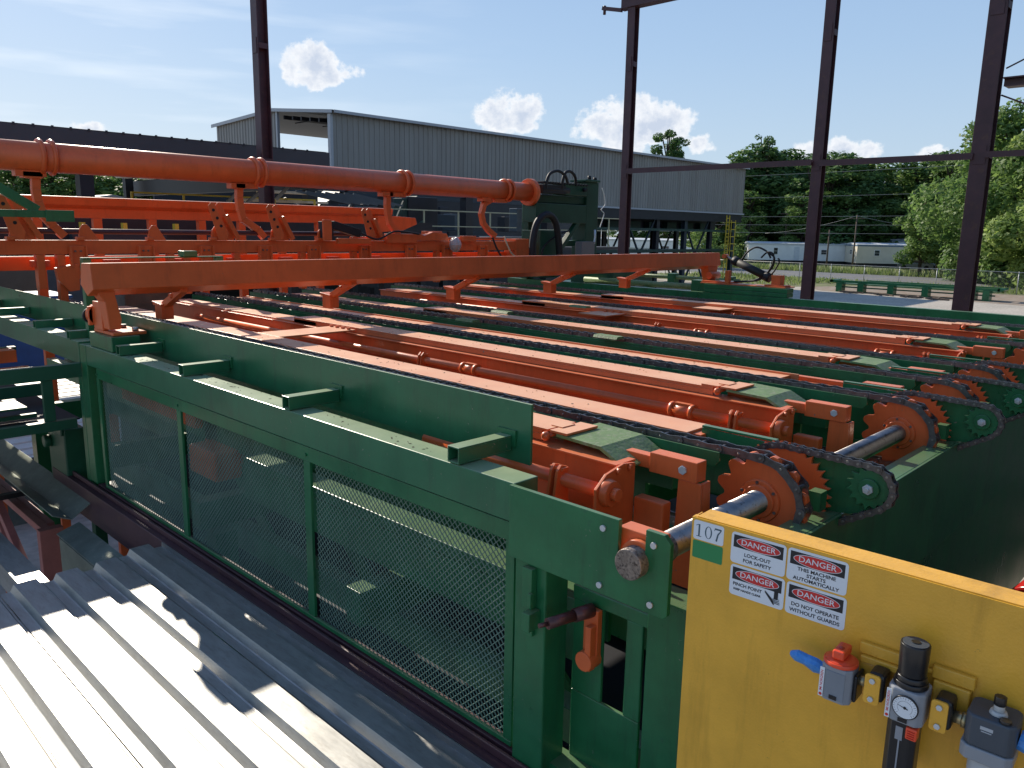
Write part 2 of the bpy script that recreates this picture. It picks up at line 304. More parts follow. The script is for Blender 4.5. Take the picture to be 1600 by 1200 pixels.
def bolt_x(mb, x, y, z, r, h, dirn=-1):      # hex head on an x face
    pts = [(y+r*cos(pi/3*k+.3), z+r*sin(pi/3*k+.3)) for k in range(6)]
    mb.prism(pts, 'x', *sorted((x, x+dirn*h)))

# ============================================================ SETTING
# ground: one sheet to the horizon
def gmat():
    m = bpy.data.materials.new('yard_ground'); m.use_nodes = True
    t = m.node_tree; N = t.nodes; L = t.links; b = N['Principled BSDF']; g = N.new('ShaderNodeNewGeometry')
    n1 = N.new('ShaderNodeTexNoise'); n1.inputs['Scale'].default_value = 0.35; n1.inputs['Detail'].default_value = 9; n1.inputs['Roughness'].default_value = 0.7; L.new(g.outputs['Position'], n1.inputs['Vector'])
    r = N.new('ShaderNodeValToRGB'); L.new(n1.outputs['Fac'], r.inputs[0])
    r.color_ramp.elements[0].position = 0.3; r.color_ramp.elements[0].color = (0.33, 0.31, 0.27, 1)
    r.color_ramp.elements[1].position = 0.7; r.color_ramp.elements[1].color = (0.50, 0.45, 0.38, 1)
    e = r.color_ramp.elements.new(0.42); e.color = (0.40, 0.36, 0.30, 1)
    n2 = N.new('ShaderNodeTexNoise'); n2.inputs['Scale'].default_value = 6; n2.inputs['Detail'].default_value = 6; L.new(g.outputs['Position'], n2.inputs['Vector'])
    mx = N.new('ShaderNodeMix'); mx.data_type = 'RGBA'; mx.blend_type = 'OVERLAY'; mx.inputs['Factor'].default_value = 0.5; L.new(r.outputs[0], mx.inputs['A']); L.new(n2.outputs['Fac'], mx.inputs['B'])
    L.new(mx.outputs['Result'], b.inputs['Base Color']); b.inputs['Roughness'].default_value = 0.85
    return m
GROUND = gmat()
struct('ground', MB().add([(-600, -600, 0), (900, -600, 0), (900, 900, 0), (-600, 900, 0)], [(0, 1, 2, 3)]), GROUND)
ASPH = mat('road_asphalt', (0.17, 0.17, 0.175), 0.75, var=0.12, scale=0.4, bump=0.1)
SOIL = mat('roadside_soil', (0.13, 0.15, 0.06), 0.95, var=0.3, scale=0.6, col2=(0.20, 0.19, 0.08), cov=(0.45, 0.65))
RUST = mat('rust_stained_yard', (0.24, 0.17, 0.12), 0.9, var=0.25, scale=0.6, col2=(0.30, 0.26, 0.21), cov=(0.42, 0.6))
struct('grass_verge', MB().add([(74.2, -100, .004), (81.5, -100, .004), (81.5, 44, .004), (66.5, 60, .004), (66, 31, .004), (74.2, 27, .004)], [(0, 1, 2, 3, 4, 5)]), SOIL)
struct('field', MB().add([(96.5, -140, .004), (700, -300, .004), (700, 400, .004), (96.5, 400, .004)], [(0, 1, 2, 3)]), SOIL)
struct('road', MB().add([(81.5, -200, .008), (96.5, -200, .008), (96.5, 320, .008), (81.5, 320, .008)], [(0, 1, 2, 3)]), ASPH)
mk_ = MB(); 
mk_.box(88.9, 89.05, -200, 320, .012, .0125)
struct('road_marking', mk_, mat('faded_road_paint', (0.5, 0.42, 0.12), 0.7, var=0.3))
struct('dirt_patch', MB().add([(62, 4, .004), (74, 4, .004), (74, 27, .004), (68, 30, .004), (64.5, 27, .004), (63, 14, .004)], [(0, 1, 2, 3, 4, 5)]), RUST)
# roadside grass blades
g_ = MB()
for i in range(11000):
    k = random.random()
    if k < 0.55: x, y = random.uniform(96.6, 101), random.uniform(5, 75)
    elif k < 0.85: x, y = random.uniform(75, 81), random.uniform(6, 46)
    else: x, y = random.uniform(66.5, 81), random.uniform(31, 48)
    h = random.uniform(.15, .75)*(1.3 if k < .55 else .55); a = random.uniform(0, pi); wd = random.uniform(.04, .12)
    dx, dy = cos(a)*wd, sin(a)*wd; lx, ly = random.uniform(-.2, .2), random.uniform(-.2, .2)
    g_.add([(x-dx, y-dy, 0), (x+dx, y+dy, 0), (x+lx, y+ly, h)], [(0, 1, 2)])
tag(g_.build('roadside_grass', GRASSM), 'tall green grass along both sides of the road', 'grass', kind='stuff')

# ============================================================ NEAR GUARD FRAME
XF = 1.86; ZT = 3.648
gf = thing('guard_frame', 'long green steel guard frame with expanded metal mesh panels, nearest the camera', 'machine guard', (1.9, 3.9, 0))
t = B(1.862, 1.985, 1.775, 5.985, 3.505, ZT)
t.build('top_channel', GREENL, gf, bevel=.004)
B(1.862, 1.985, 5.995, 6.118, 2.62, 3.644).build('post', GREEN, gf, bevel=.004)
t = B(1.856, 1.975, 1.614, 1.758, 2.3, 3.392); t.build('post', GREEN, gf, bevel=.006)
B(1.868, 1.93, 1.763, 5.99, 2.44, 2.62).build('bottom_rail', MAROON, gf, bevel=.003)
# gusset plate with the shaft notch
gp = MB()
gp.prism([(1.772, 3.648), (1.772, 3.3), (1.758, 3.395), (1.614, 3.395), (1.56, 3.38), (1.36, 3.405), (1.33, 3.38), (1.155, 3.38), (1.135, 3.40), (1.135, 3.62), (1.155, 3.648), (1.205, 3.648), (1.205, 3.50), (1.235, 3.48), (1.27, 3.50), (1.305, 3.54), (1.305, 3.648)], 'x', 1.838, 1.856)
gp.f = []; gp.mi = []; gp.sm = []
pts = [(1.774, 3.650), (1.774, 3.395), (1.60, 3.392), (1.145, 3.392), (1.132, 3.405), (1.132, 3.625), (1.155, 3.648), (1.218, 3.648), (1.218, 3.535), (1.225, 3.51), (1.25, 3.495), (1.28, 3.505), (1.315, 3.53), (1.315, 3.650)]
gp.v = []; gp.prism(pts, 'x', 1.838, 1.856)
gpo = gp.build('gusset_plate', GREEN, gf, bevel=.002)
t = MB()
for y, z in ((1.371, 3.61), (1.377, 3.422), (1.187, 3.609), (1.189, 3.423)): t.cyl((1.838, y, z), (1.831, y, z), .010, 12)
for y, z in ((1.371, 3.61), (1.377, 3.422), (1.187, 3.609), (1.189, 3.423)):
    tag(MB().cyl((1.838, y, z), (1.831, y, z), .010, 12).build('bolt', BOLT, gf), None, None)
# bearing block behind the notch
t = B(1.866, 1.93, 1.19, 1.335, 3.42, 3.62); t.cyl((1.866, 1.25, 3.54), (1.845, 1.25, 3.54), .062, 24); t.build('bearing_block', ORANGE, gf, bevel=.004)
# mesh panels
def mesh_panel(y0, y1, z0, z1):
    m = MB(); LW, SW, th, wd = .0300, .0142, .0032, .0042
    nc = int((y1-y0)/LW*2); nr = int((z1-z0)/SW)
    for r_ in range(nr+1):
        zc = z0+r_*SW; vs = []; 
        for k in range(nc+1):
            y = y0+k*LW/2; d = (k+r_) % 2
            z = zc+(SW/2-.0001 if d else -SW/2+.0001)*.96; x = 1.905+(.0014 if d else -.0014)
            vs += [(x-th/2, y, z-wd/2), (x+th/2, y, z-wd/2+.0012), (x+th/2, y, z+wd/2+.0012), (x-th/2, y, z+wd/2)]
        fs = []
        for k in range(nc):
            a = 4*k
            for q in range(4): fs.append((a+q, a+(q+1) % 4, a+4+(q+1) % 4, a+4+q))
        m.add(vs, fs)
    return m
pan_y = [(1.825, 3.11), (3.16, 4.505), (4.555, 5.835)]
for a, b in pan_y: mesh_panel(a, b, 2.64, 3.43).build('mesh_panel', MESHM, gf)
t = MB(); t.box(1.878, 1.893, 1.785, 5.86, 3.425, 3.495); t.box(1.878, 1.893, 1.785, 5.86, 2.625, 2.645)
for a, b in ((1.785, 1.828), (3.107, 3.163), (4.502, 4.558), (5.832, 5.875)): t.box(1.880, 1.895, a, b, 2.646, 3.424)
t.build('mesh_border', GREEN, gf, bevel=.002)
for y in (1.80, 3.135, 4.53, 5.85):
    MB().cyl((1.878, y, 3.455), (1.871, y, 3.455), .008, 8).build('rivet', GREEN, gf)
# box tube stubs holding the guard plate
def stub(x0, x1, y, z0=3.652, s=.063):
    t = MB(); w_ = .006
    t.box(x0, x1, y-s/2, y+s/2, z0, z0+w_); t.box(x0, x1, y-s/2, y+s/2, z0+s-w_, z0+s)
    t.box(x0, x1, y-s/2, y-s/2+w_, z0+w_, z0+s-w_); t.box(x0, x1, y+s/2-w_, y+s/2, z0+w_, z0+s-w_)
    return t
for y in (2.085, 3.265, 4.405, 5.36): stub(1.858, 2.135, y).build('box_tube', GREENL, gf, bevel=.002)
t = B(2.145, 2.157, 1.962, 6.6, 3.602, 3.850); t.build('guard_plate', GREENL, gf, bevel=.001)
for y in (2.085, 3.265, 4.405, 5.36): B(2.136, 2.1445, y-.05, y+.05, 3.67, 3.735).build('clip_angle', GREEN, gf)
# keeper bracket and tension screw on the corner post
t = MB(); t.box(1.83, 1.855, 1.655, 1.70, 3.235, 3.38); t.box(1.815, 1.83, 1.645, 1.66, 3.25, 3.30); t.box(1.80, 1.855, 1.635, 1.67, 3.17, 3.235); t.box(1.842, 1.855, 1.66, 1.70, 3.13, 3.17)
t.build('keeper_bracket', GREEN, gf, bevel=.002)
t = MB(); t.cyl((1.77, 1.565, 3.235), (1.80, 1.555, 3.235), .008, 10); t.cyl((1.80, 1.555, 3.235), (1.90, 1.525, 3.24), .019, 12); t.cyl((1.90, 1.525, 3.24), (1.97, 1.50, 3.245), .024, 12)
t.build('tension_screw', mat('oily_brown_steel', (0.12, 0.05, 0.045), 0.4, metal=0.4, var=0.3, scale=30), gf)
t = MB(); t.box(1.96, 1.985, 1.47, 1.53, 3.07, 3.25); t.box(1.93, 1.96, 1.475, 1.50, 3.04, 3.20); t.cyl((1.925, 1.50, 3.07), (1.985, 1.50, 3.07), .035, 14); t.build('takeup_bracket', ORANGE, gf, bevel=.003)

# next frame section to the left
gf2 = thing('guard_frame', 'open green steel frame bay left of the mesh guard, continuing to the photo edge', 'machine frame', (1.9, 8, 0))
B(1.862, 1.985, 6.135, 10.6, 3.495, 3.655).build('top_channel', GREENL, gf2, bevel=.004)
B(1.862, 1.985, 6.125, 6.20, 2.3, 3.49).build('post', GREEN, gf2, bevel=.004)
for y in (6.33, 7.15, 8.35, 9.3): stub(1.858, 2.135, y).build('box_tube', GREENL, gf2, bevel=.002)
B(2.145, 2.157, 6.62, 10.6, 3.61, 3.845).build('guard_plate', GREEN, gf2, bevel=.001)
t = MB(); t.box(.7, 1.858, 6.1, 6.105, 3.405, 3.505); t.box(.7, 1.858, 6.105, 6.16, 3.498, 3.505); t.box(.7, 1.858, 6.105, 6.16, 3.405, 3.412); t.build('cross_channel', GREEND, gf2, bevel=.002)
t = MB(); t.box(.6, 1.80, 6.10, 6.16, 3.035, 3.105); t.box(1.60, 1.668, 6.11, 6.15, 3.107, 3.403); t.box(.6, 1.6, 6.3, 6.34, 3.11, 3.14); t.build('lower_channel', GREEND, gf2, bevel=.002)
t = MB(); t.box(.2, 1.84, 6.17, 10.4, 3.08, 3.09); t.build('tray', DARKST, gf2)
for b_ in ((1.30, 1.52, 6.2, 6.5, 3.20, 3.215), (.9, 1.85, 6.9, 6.95, 3.15, 3.24), (.9, 1.8, 7.5, 7.56, 3.42, 3.47)): B(*b_).build('bracket', GREEND, gf2, bevel=.003)
t = MB(); t.box(1.2, 1.75, 7.3, 7.45, 3.37, 3.47); t.cyl((1.0, 7.2, 3.3), (1.8, 7.2, 3.3), .05, 12); t.build('roller', ORANGE, gf2, bevel=.003)
t = MB(); t.box(1.80, 1.95, 6.45, 6.85, 2.5, 2.95); t.box(1.78, 1.80, 6.45, 6.95, 2.90, 2.98); t.cyl((1.75, 6.8, 2.80), (1.80, 6.8, 2.80), .05, 16); t.build('gearbox_cover', GREEND, gf2, bevel=.01)
for x in (1.0, 1.9):
    for y in (6.15, 10.4): B(x-.04, x+.04, y-.04, y+.04, 0, 3.03 if x < 1.5 else 2.29).build('leg', GREEND, gf2)

# lower framework under the table seen through the mesh
uf = thing('table_base', 'dark green underframe of beams and legs beneath the chain table, seen through the mesh', 'machine frame', (5, 4, 0))
for x, z in ((2.42, 3.12), (3.25, 3.05), (4.6, 3.0), (6.2, 3.0), (8.0, 3.0)): B(x, x+.09, 1.5, 9.0, z-.14, z).build('long_beam', GREEN, uf, bevel=.004)
for x, z in ((2.3, 2.55), (3.6, 2.45), (6.0, 2.4)): B(x, x+.1, 1.3, 9.0, z-.16, z).build('long_beam', GREEN, uf, bevel=.004)
for y in (1.16, 2.9, 4.6, 6.3, 8.2): B(2.0, 9.3, y, y+.12, 2.62, 2.80).build('cross_beam', GREEN, uf, bevel=.004)
for x in (2.05, 5.0, 9.2):
    for y in (1.12, 4.5, 8.2): B(x, x+.14, y, y+.14, 0, 2.61).build('leg', GREEN, uf)
for y in (2.05, 3.6, 4.9): MB().prism([(y, 2.3), (y+.2, 2.3), (y+1.0, 3.0), (y+.85, 3.0)], 'x', 2.66, 2.68).build('diagonal_brace', GREEN, uf)
MB().cyl((2.55, 2.4, 2.90), (2.55, 3.3, 2.92), .03, 14).build('air_cylinder', ORANGE, uf)
t = MB(); t.cyl((2.5, 4.6, 2.9), (2.5, 5.4, 2.95), .05, 14); t.box(2.42, 2.58, 5.2, 5.4, 2.75, 3.15); t.build('air_cylinder', ORANGE, uf, bevel=.004)
t = MB()
for i in range(60): t.box(2.50, 2.51, 2.0+i*.06, 2.045+i*.06, 2.86, 2.875)
t.build('return_chain', CHAINB, uf)
B(2.20, 2.34, 1.75, 4.4, 3.05, 3.11).build('inner_rail', GREEN, uf, bevel=.004); B(2.20, 2.215, 1.75, 4.4, 2.85, 3.048).build('inner_rail', GREEN, uf)
B(2.05, 2.10, 4.7, 5.9, 3.25, 3.46).build('inner_cover', ORANGE, uf, bevel=.004)
B(2.25, 2.45, 4.9, 5.3, 2.80, 3.0).build('motor_block', ORANGE, uf, bevel=.02)
B(2.05, 9.3, 1.3, 9.0, 2.05, 2.10).build('dark_underfloor', DARKST, uf)  # dark floor added to stand in for the shade under the table
for x, z in ((2.95, 2.75), (3.9, 2.7), (5.3, 2.75), (7.0, 2.8)): B(x, x+.2, 1.5, 9.0, z-.22, z).build('long_beam', GREEN, uf, bevel=.004)
B(2.75, 2.77, 2.0, 8.8, 2.62, 3.02).build('side_plate', GREEN, uf)
# inner end leg with slot window (right of the corner post)
t = MB()
t.box(1.99, 2.005, 1.31, 1.60, 2.2, 2.90); t.box(1.99, 2.005, 1.31, 1.375, 2.90, 3.25); t.box(1.99, 2.005, 1.47, 1.60, 2.90, 3.25); t.box(1.985, 2.03, 1.28, 1.60, 3.25, 3.30)
t.build('slotted_leg_plate', GREEN, uf, bevel=.004)
B(1.95, 2.07, 1.13, 1.27, 0, 3.385).build('end_leg', GREEN, uf, bevel=.004); B(2.12, 2.2, 1.02, 1.10, 0, 3.4).build('end_leg', GREEN, uf, bevel=.004)
t = B(1.9, 2.0, 1.28, 1.75, 2.62, 2.64); t.build('ledge', GREEN, uf)
MB().obox((1.9, 1.62, 2.45), (2.3, .7, 2.72), .05, .05).build('brace', GREEN, uf, bevel=.003)
# end beam below the sprockets
t = MB(); t.box(2.3, 9.4, 1.02, 1.032, 3.0, 3.50); t.box(2.3, 9.4, 1.033, 1.13, 3.49, 3.50); t.box(2.3, 9.4, 1.05, 1.06, 2.0, 2.99); t.build('end_plate', GREEN, uf, bevel=.002)  # recessed lower plate added to stop sun passing under the beam
# far side frame
ff = thing('side_frame', 'far green side frame of the chain table with a flat top edge', 'machine frame', (9.45, 3, 0))
t = MB(); t.box(9.4, 9.41, .6, 9.2, 3.50, 3.72); t.box(9.411, 9.5, .6, 9.2, 3.712, 3.72); t.build('side_plate', GREEN, ff, bevel=.002)
B(9.1, 9.395, .9, 9.0, 3.45, 3.60).build('inner_ledge', GREEN, ff, bevel=.003)
for y in (.7, 3.2, 5.4, 8.8): B(9.42, 9.5, y, y+.1, 0, 3.70).build('leg', GREEN, ff)

# ============================================================ CHAIN RAILS
PR, PITCH, SY, SZ = .164, .085, 1.25, 3.54
def link_plate(mb, p, q, x0, x1, h, n=4):
    a = atan2(q[1]-p[1], q[0]-p[0]); pts = []; mx_, mz_ = (p[0]+q[0])/2, (p[1]+q[1])/2
    for c, s0 in ((q, a-pi/2), (p, a+pi/2)):
        for k in range(n+1): th = s0+pi*k/n; pts.append((c[0]+cos(th)*h/2, c[1]+sin(th)*h/2))
        pts.append((mx_+cos(th)*h*.37, mz_+sin(th)*h*.37))
    mb.prism(pts, 'x', x0, x1)
def run_chain(mb, pins, x, wi, h, th, rr, bulk=0):
    for i in range(len(pins)-1):
        p, q = pins[i], pins[i+1]; o = wi+(th*1.25 if i % 2 else 0)
        link_plate(mb, p, q, x-o-th, x-o, h); link_plate(mb, p, q, x+o, x+o+th, h)
    for i, p in enumerate(pins[:-1]):
        mb.cyl((x-wi+.001, p[0], p[1]), (x+wi-.001, p[0], p[1]), rr, 8, caps=False)
        mb.cur = 1; mb.cyl((x-wi-th*2.9, p[0], p[1]), (x+wi+th*2.9, p[0], p[1]), rr*.5, 7); mb.cur = 0
XR = [2.63, 4.09, 4.82, 5.55, 7.0, 8.46]
def make_rail(x):
    t0 = thing('chain_rail', 'chain rail', 'chain conveyor', (x, 5, 0))
    t = MB(); t.box(x-.045, x+.045, 1.60, 9.15, 3.50, 3.672); t.box(x-.045, x-.040, 1.60, 9.15, 3.673, 3.690); t.box(x+.040, x+.045, 1.60, 9.15, 3.673, 3.690)
    t.build('rail_beam', GREEN, t0, bevel=.002)
    t = MB()
    for s_ in (-1, 1):
        a, b = sorted((x+s_*.046, x+s_*.053))
        t.prism([(2.0, 3.640), (1.42, 3.640), (1.40, 3.665), (1.405, 3.697), (2.0, 3.697)], 'x', a, b)
    t.build('guide_strip', GREEN, t0, bevel=.001)
    t = MB(); t.box(x-.012, x+.012, 1.75, 9.0, 3.10, 3.498); t.box(x-.045, x+.045, 1.75, 9.0, 3.06, 3.098); t.build('rail_web', GREEN, t0)
    # chain: top run, wrap and short return
    pins = []; n_top = 92; a_step = 2*pi/12
    for i in range(n_top, 0, -1): pins.append((SY+i*PITCH, SZ+PR))
    for k in range(0, 7): th = pi/2-k*a_step; pins.append((SY+PR*cos(th)*-1*-1*(-1) if False else SY-PR*sin(k*a_step), SZ+PR*cos(k*a_step)))
    for i in range(1, 22): pins.append((SY+i*PITCH, SZ-PR-.0015*i))
    t = MB(); run_chain(t, pins, x, .024, .034, .0055, .009); t.build('conveyor_chain', [CHAIN, CHAINB], t0)
    # sprocket
    pr = []
    for k in range(12):
        for j in range(10):
            a = (k+j/10)*2*pi/12; dd = min(j, 10-j)/5.0     # 0 at seat, 1 at tooth tip
            r_ = .143 if dd < .15 else .146 if dd < .3 else .158 if dd < .5 else .172 if dd < .75 else .179
            pr.append((-sin(a)*r_, cos(a)*r_))
    t = MB(); ring_profile(t, pr[::-1], x-.013, x+.013, SY, SZ)
    sp = t.build('sprocket', ORANGE, t0, bevel=.0015)
    t = MB(); t.cyl((x-.013, SY, SZ), (x-.024, SY, SZ), .082, 28, .078); t.cyl((x-.024, SY, SZ), (x-.034, SY, SZ), .064, 24, .060); t.build('hub', ORANGE, sp, bevel=.002)
    for k in range(6):
        a = k*pi/3+.4; MB().cyl((x-.0241, SY+.071*cos(a), SZ+.071*sin(a)), (x-.029, SY+.071*cos(a), SZ+.071*sin(a)), .006, 6).build('set_screw', CHAIN, sp)
    # drive gear and idler
    gx = x+.165; n_t = 36; pr = []
    for k in range(n_t):
        for fr, r_ in ((0, .168), (.25, .176), (.5, .193), (.75, .176)): a = (k+fr)*2*pi/n_t; pr.append((cos(a)*r_, sin(a)*r_))
    t = MB(); ring_profile(t, pr, gx-.007, gx+.007, SY, SZ); t.build('drive_gear', ORANGE, t0, bevel=.001)
    iy, iz = .928, 3.626; pr = []
    for k in range(15):
        for fr, r_ in ((0, .062), (.25, .068), (.5, .084), (.75, .068)): a = (k+fr)*2*pi/15; pr.append((cos(a)*r_, sin(a)*r_))
    t = MB(); ring_profile(t, pr, gx-.007, gx+.007, iy, iz); id_ = t.build('idler_sprocket', GREEN, t0, bevel=.001)
    t = MB(); t.cyl((gx-.008, iy, iz), (gx-.020, iy, iz), .036, 20); t.build('idler_hub', GREEN, id_, bevel=.002)
    t = MB(); bolt_x(t, gx-.020, iy, iz, .019, .010); t.cyl((gx-.030, iy, iz), (gx-.040, iy, iz), .009, 10); t.build('hub_nut', BOLT, id_, bevel=.001)
    # chain loop
    r1, r2 = .176, .080; dxy = Vector((iy-SY, iz-SZ)); D_ = dxy.length; base = atan2(dxy.y, dxy.x); al = math.acos((r1-r2)/D_)
    ta, tb = base-al, base+al      # tangent angles
    path = []
    def arc(cx, cy, r_, a0, a1, n):
        for i in range(n+1): a = a0+(a1-a0)*i/n; path.append((cx+r_*cos(a), cy+r_*sin(a)))
    arc(SY, SZ, r1, tb, ta+0 if False else base-al+0, 1); path.clear()
    arc(SY, SZ, r1, base+al, base+2*pi-al, 60); arc(iy, iz, r2, base-al, base+al, 30); path.append(path[0])
    L_ = [0]
    for i in range(1, len(path)): L_.append(L_[-1]+hypot(path[i][0]-path[i-1][0], path[i][1]-path[i-1][1]))
    n_l = int(round(L_[-1]/.0365/2))*2; pins = []; j = 0
    for i in range(n_l):
        s_ = L_[-1]*i/n_l
        while L_[j+1] < s_: j += 1
        f = (s_-L_[j])/(L_[j+1]-L_[j]); pins.append((path[j][0]*(1-f)+path[j+1][0]*f, path[j][1]*(1-f)+path[j+1][1]*f))
    pins.append(pins[0])
    t = MB(); run_chain(t, pins, gx, .0095, .0265, .0034, .0095); t.build('drive_chain', [CHAIN, CHAINB], t0)
    # plate behind the drive
    t = MB(); t.prism([(1.62, 3.712), (.95, 3.700), (.865, 3.665), (.85, 3.60), (.88, 3.56), (1.0, 3.505), (1.62, 3.44)][::-1], 'x', gx+.022, gx+.030)
    t.box(gx+.022, gx+.05, 1.30, 1.62, 3.714, 3.722); t.build('drive_plate', GREEN, t0)
    t = MB(); t.box(x+.055, x+.11, 1.055, 1.10, 3.53, 3.60); t.build('stop_block', GREEN, t0)
    return t0
r0 = make_rail(XR[0])
rl = ['chain rail with orange sprocket nearest the camera, right behind the green guard plate', 'second chain rail from the camera, its orange sprocket at the end of the bare shaft', 'third chain rail from the camera, close behind the wide flat orange plank',
      'fourth chain rail from the camera, just beyond the third green hinged flap', 'fifth chain rail from the camera, with a sprocket cut by the right photo edge', 'farthest chain rail, next to the far green side frame']
r0['label'] = rl[0]; r0['group'] = 'parallel chain rails of the table'
for i in range(1, 6): dup(r0, (XR[i], 5, 0), rl[i], 'parallel chain rails of the table')

ds = thing('drive_shaft', 'round steel drive shaft running through all sprockets, its worn end out through the green plate', 'shaft', (5, 1.25, 3.54))
t = MB(); t.cyl((2.0, SY, SZ), (9.35, SY, SZ), .043, 32); t.build('shaft', STEEL, ds)
t = MB(); t.cyl((1.799, SY, SZ), (2.0, SY, SZ), .048, 32); t.build('shaft_end', mat('greasy_shaft_end', (0.26, 0.22, 0.19), 0.5, metal=0.6, var=0.35, scale=40, col2=(0.04, 0.03, 0.03), cov=(0.5, 0.65), bump=0.3), ds, bevel=.004)

# ============================================================ LIFT SKIDS between the rails (offset from the rail beyond them)
def skid(xr, label, beam=True, hinged=True, tube=True, y_end=8.8, coup=((2.06, 3.68), 1.80)):
    s0 = thing('lift_skid', label, 'conveyor skid', (xr-.4, 5, 0), 'orange lift skids between the chain rails')
    if beam:
        t = MB(); t.box(xr-.49, xr-.483, 1.625, y_end, 3.43, 3.66); t.box(xr-.52, xr-.40, 1.625, y_end, 3.661, 3.669); t.box(xr-.482, xr-.40, 1.625, y_end, 3.43, 3.438)
        t.build('beam', ORANGE, s0, bevel=.002)
        t = MB(); t.prism([(xr-.655, 3.50), (xr-.62, 3.47), (xr-.56, 3.44), (xr-.43, 3.44), (xr-.43, 3.665), (xr-.50, 3.675), (xr-.60, 3.655), (xr-.66, 3.61)], 'y', 1.605, 1.617)
        bp = t.build('bearing_plate', ORANGE, s0, bevel=.002)
        t = MB(); t.cyl((xr-.60, 1.604, 3.59), (xr-.60, 1.575, 3.59), .052, 24, .046); t.cyl((xr-.60, 1.575, 3.59), (xr-.60, 1.55, 3.59), .024, 16); t.build('bearing', ORANGE, bp, bevel=.003)
        for px, pz in ((xr-.54, 3.655), (xr-.47, 3.655), (xr-.60, 3.50)):
            MB().cyl((px, 1.604, pz), (px, 1.59, pz), .013, 6).build('bolt', ORANGE, bp)
        t = B(xr-.44, xr-.385, 1.47, 1.60, 3.42, 3.54) ; t.build('end_block', ORANGE, s0, bevel=.008)
        B(xr-.64, xr-.56, 1.66, 1.95, 3.38, 3.47).build('foot_block', ORANGE, s0, bevel=.006)
    if tube and beam and y_end > 6:
        B(xr-.74, xr-.70, 1.9, 8.6, 3.36, 3.50).build('side_angle', ORANGE, s0, bevel=.002)
        B(xr-.69, xr-.50, 2.1, 8.6, 3.34, 3.35).build('floor_strip', ORANGE, s0)
    if tube:
        t = MB(); t.cyl((xr-.60, 1.60, 3.59), (xr-.60, min(7.8, y_end), 3.59), .026, 16)
        t.build('torque_tube', ORANGE, s0)
        for yc in coup[0]:
            t = MB(); t.cyl((xr-.60, yc, 3.59), (xr-.60, yc+.13, 3.59), .034, 18); t.cyl((xr-.60, yc-.005, 3.59), (xr-.60, yc+.016, 3.59), .042, 18); t.cyl((xr-.60, yc+.115, 3.59), (xr-.60, yc+.135, 3.59), .042, 18); t.box(xr-.615, xr-.585, yc+.02, yc+.11, 3.615, 3.632)
            t.build('coupling', ORANGE, s0)
        for yl in ((coup[1], 4.2) if y_end > 4.3 else (coup[1],)):
            t = MB(); t.prism([(xr-.66, 3.50), (xr-.60, 3.46), (xr-.57, 3.46), (xr-.585, 3.64), (xr-.62, 3.65), (xr-.64, 3.63)], 'y', yl, yl+.012); t.prism([(xr-.66, 3.50), (xr-.60, 3.46), (xr-.57, 3.46), (xr-.585, 3.64), (xr-.62, 3.65), (xr-.64, 3.63)], 'y', yl+.03, yl+.042); t.box(xr-.625, xr-.59, yl-.01, yl+.055, 3.628, 3.64)
            t.build('crank_lever', ORANGE, s0, bevel=.001)
    if hinged:
        t = MB(); ye = min(6.15, y_end); t.box(xr-.475, xr-.27, 2.03, ye, 3.701, 3.714); t.box(xr-.475, xr-.465, 2.03, ye, 3.672, 3.700); t.box(xr-.475, xr-.27, ye-.35, ye, 3.672, 3.700)
        t.build('plank', ORANGEP, s0, bevel=.001)
        if y_end > 6: B(xr-.475, xr-.27, 6.17, 8.7, 3.665, 3.682).build('plank', ORANGEP, s0, bevel=.001)
        t = MB()
        t.box(xr-.475, xr-.30, 2.0, 2.10, 3.7145, 3.724); t.box(xr-.475, xr-.28, 1.90, 1.99, 3.7145, 3.724); t.box(xr-.42, xr-.34, 1.97, 2.03, 3.7145, 3.728)
        t.build('hinge', ORANGEP, s0, bevel=.001)
        t = MB(); t.cyl((xr-.485, 1.995, 3.70), (xr-.26, 1.995, 3.70), .009, 12); t.sphere((xr-.492, 1.995, 3.70), .019, 14, 10); t.build('hinge_pin', ORANGE, s0)
        t = MB(); t.prism([(1.955, 3.714), (1.955, 3.702), (1.74, 3.694), (1.625, 3.640), (1.618, 3.650), (1.735, 3.707)], 'x', xr-.475, xr-.20); t.build('flap', GREENF, s0, bevel=.001)
    # end stop bracket with the zinc bolt
    t = MB()
    t.box(xr-.375, xr-.330, 1.575, 2.0, 3.635, 3.685)
    t.box(xr-.385, xr-.320, 1.375, 1.575, 3.628, 3.703)
    t.prism([(1.455, 3.626), (1.46, 3.45), (1.52, 3.22), (1.34, 3.22), (1.362, 3.626)], 'x', xr-.375, xr-.363)
    t.prism([(1.372, 3.626), (1.36, 3.22), (1.345, 3.22), (1.36, 3.626)], 'x', xr-.362, xr-.31)
    es = t.build('end_bracket', ORANGE, s0, bevel=.003)
    t = MB(); bolt_x(t, xr-.3855, 1.43, 3.667, .017, .009); t.build('bolt', BOLT, es, bevel=.001)
    return s0
skid(2.76, 'orange lift skid nearest the camera, half hidden behind the green guard plate', y_end=2.6, coup=((), 1.80))
skid(4.09, 'orange lift skid with torque tube and green flap, in front of the second sprocket')
skid(4.82, 'short orange bracket bar with bolt between the second and third chain rails, no flap', beam=False, hinged=False, tube=False)
skid(5.55, 'orange hinged plank with green flap in the narrow gap before the fourth chain rail', beam=False, tube=False)
skid(7.0, 'orange lift skid beyond the fourth chain rail, its green flap second from the far side')
skid(8.46, 'farthest orange lift skid, its small green flap beside the last rail')
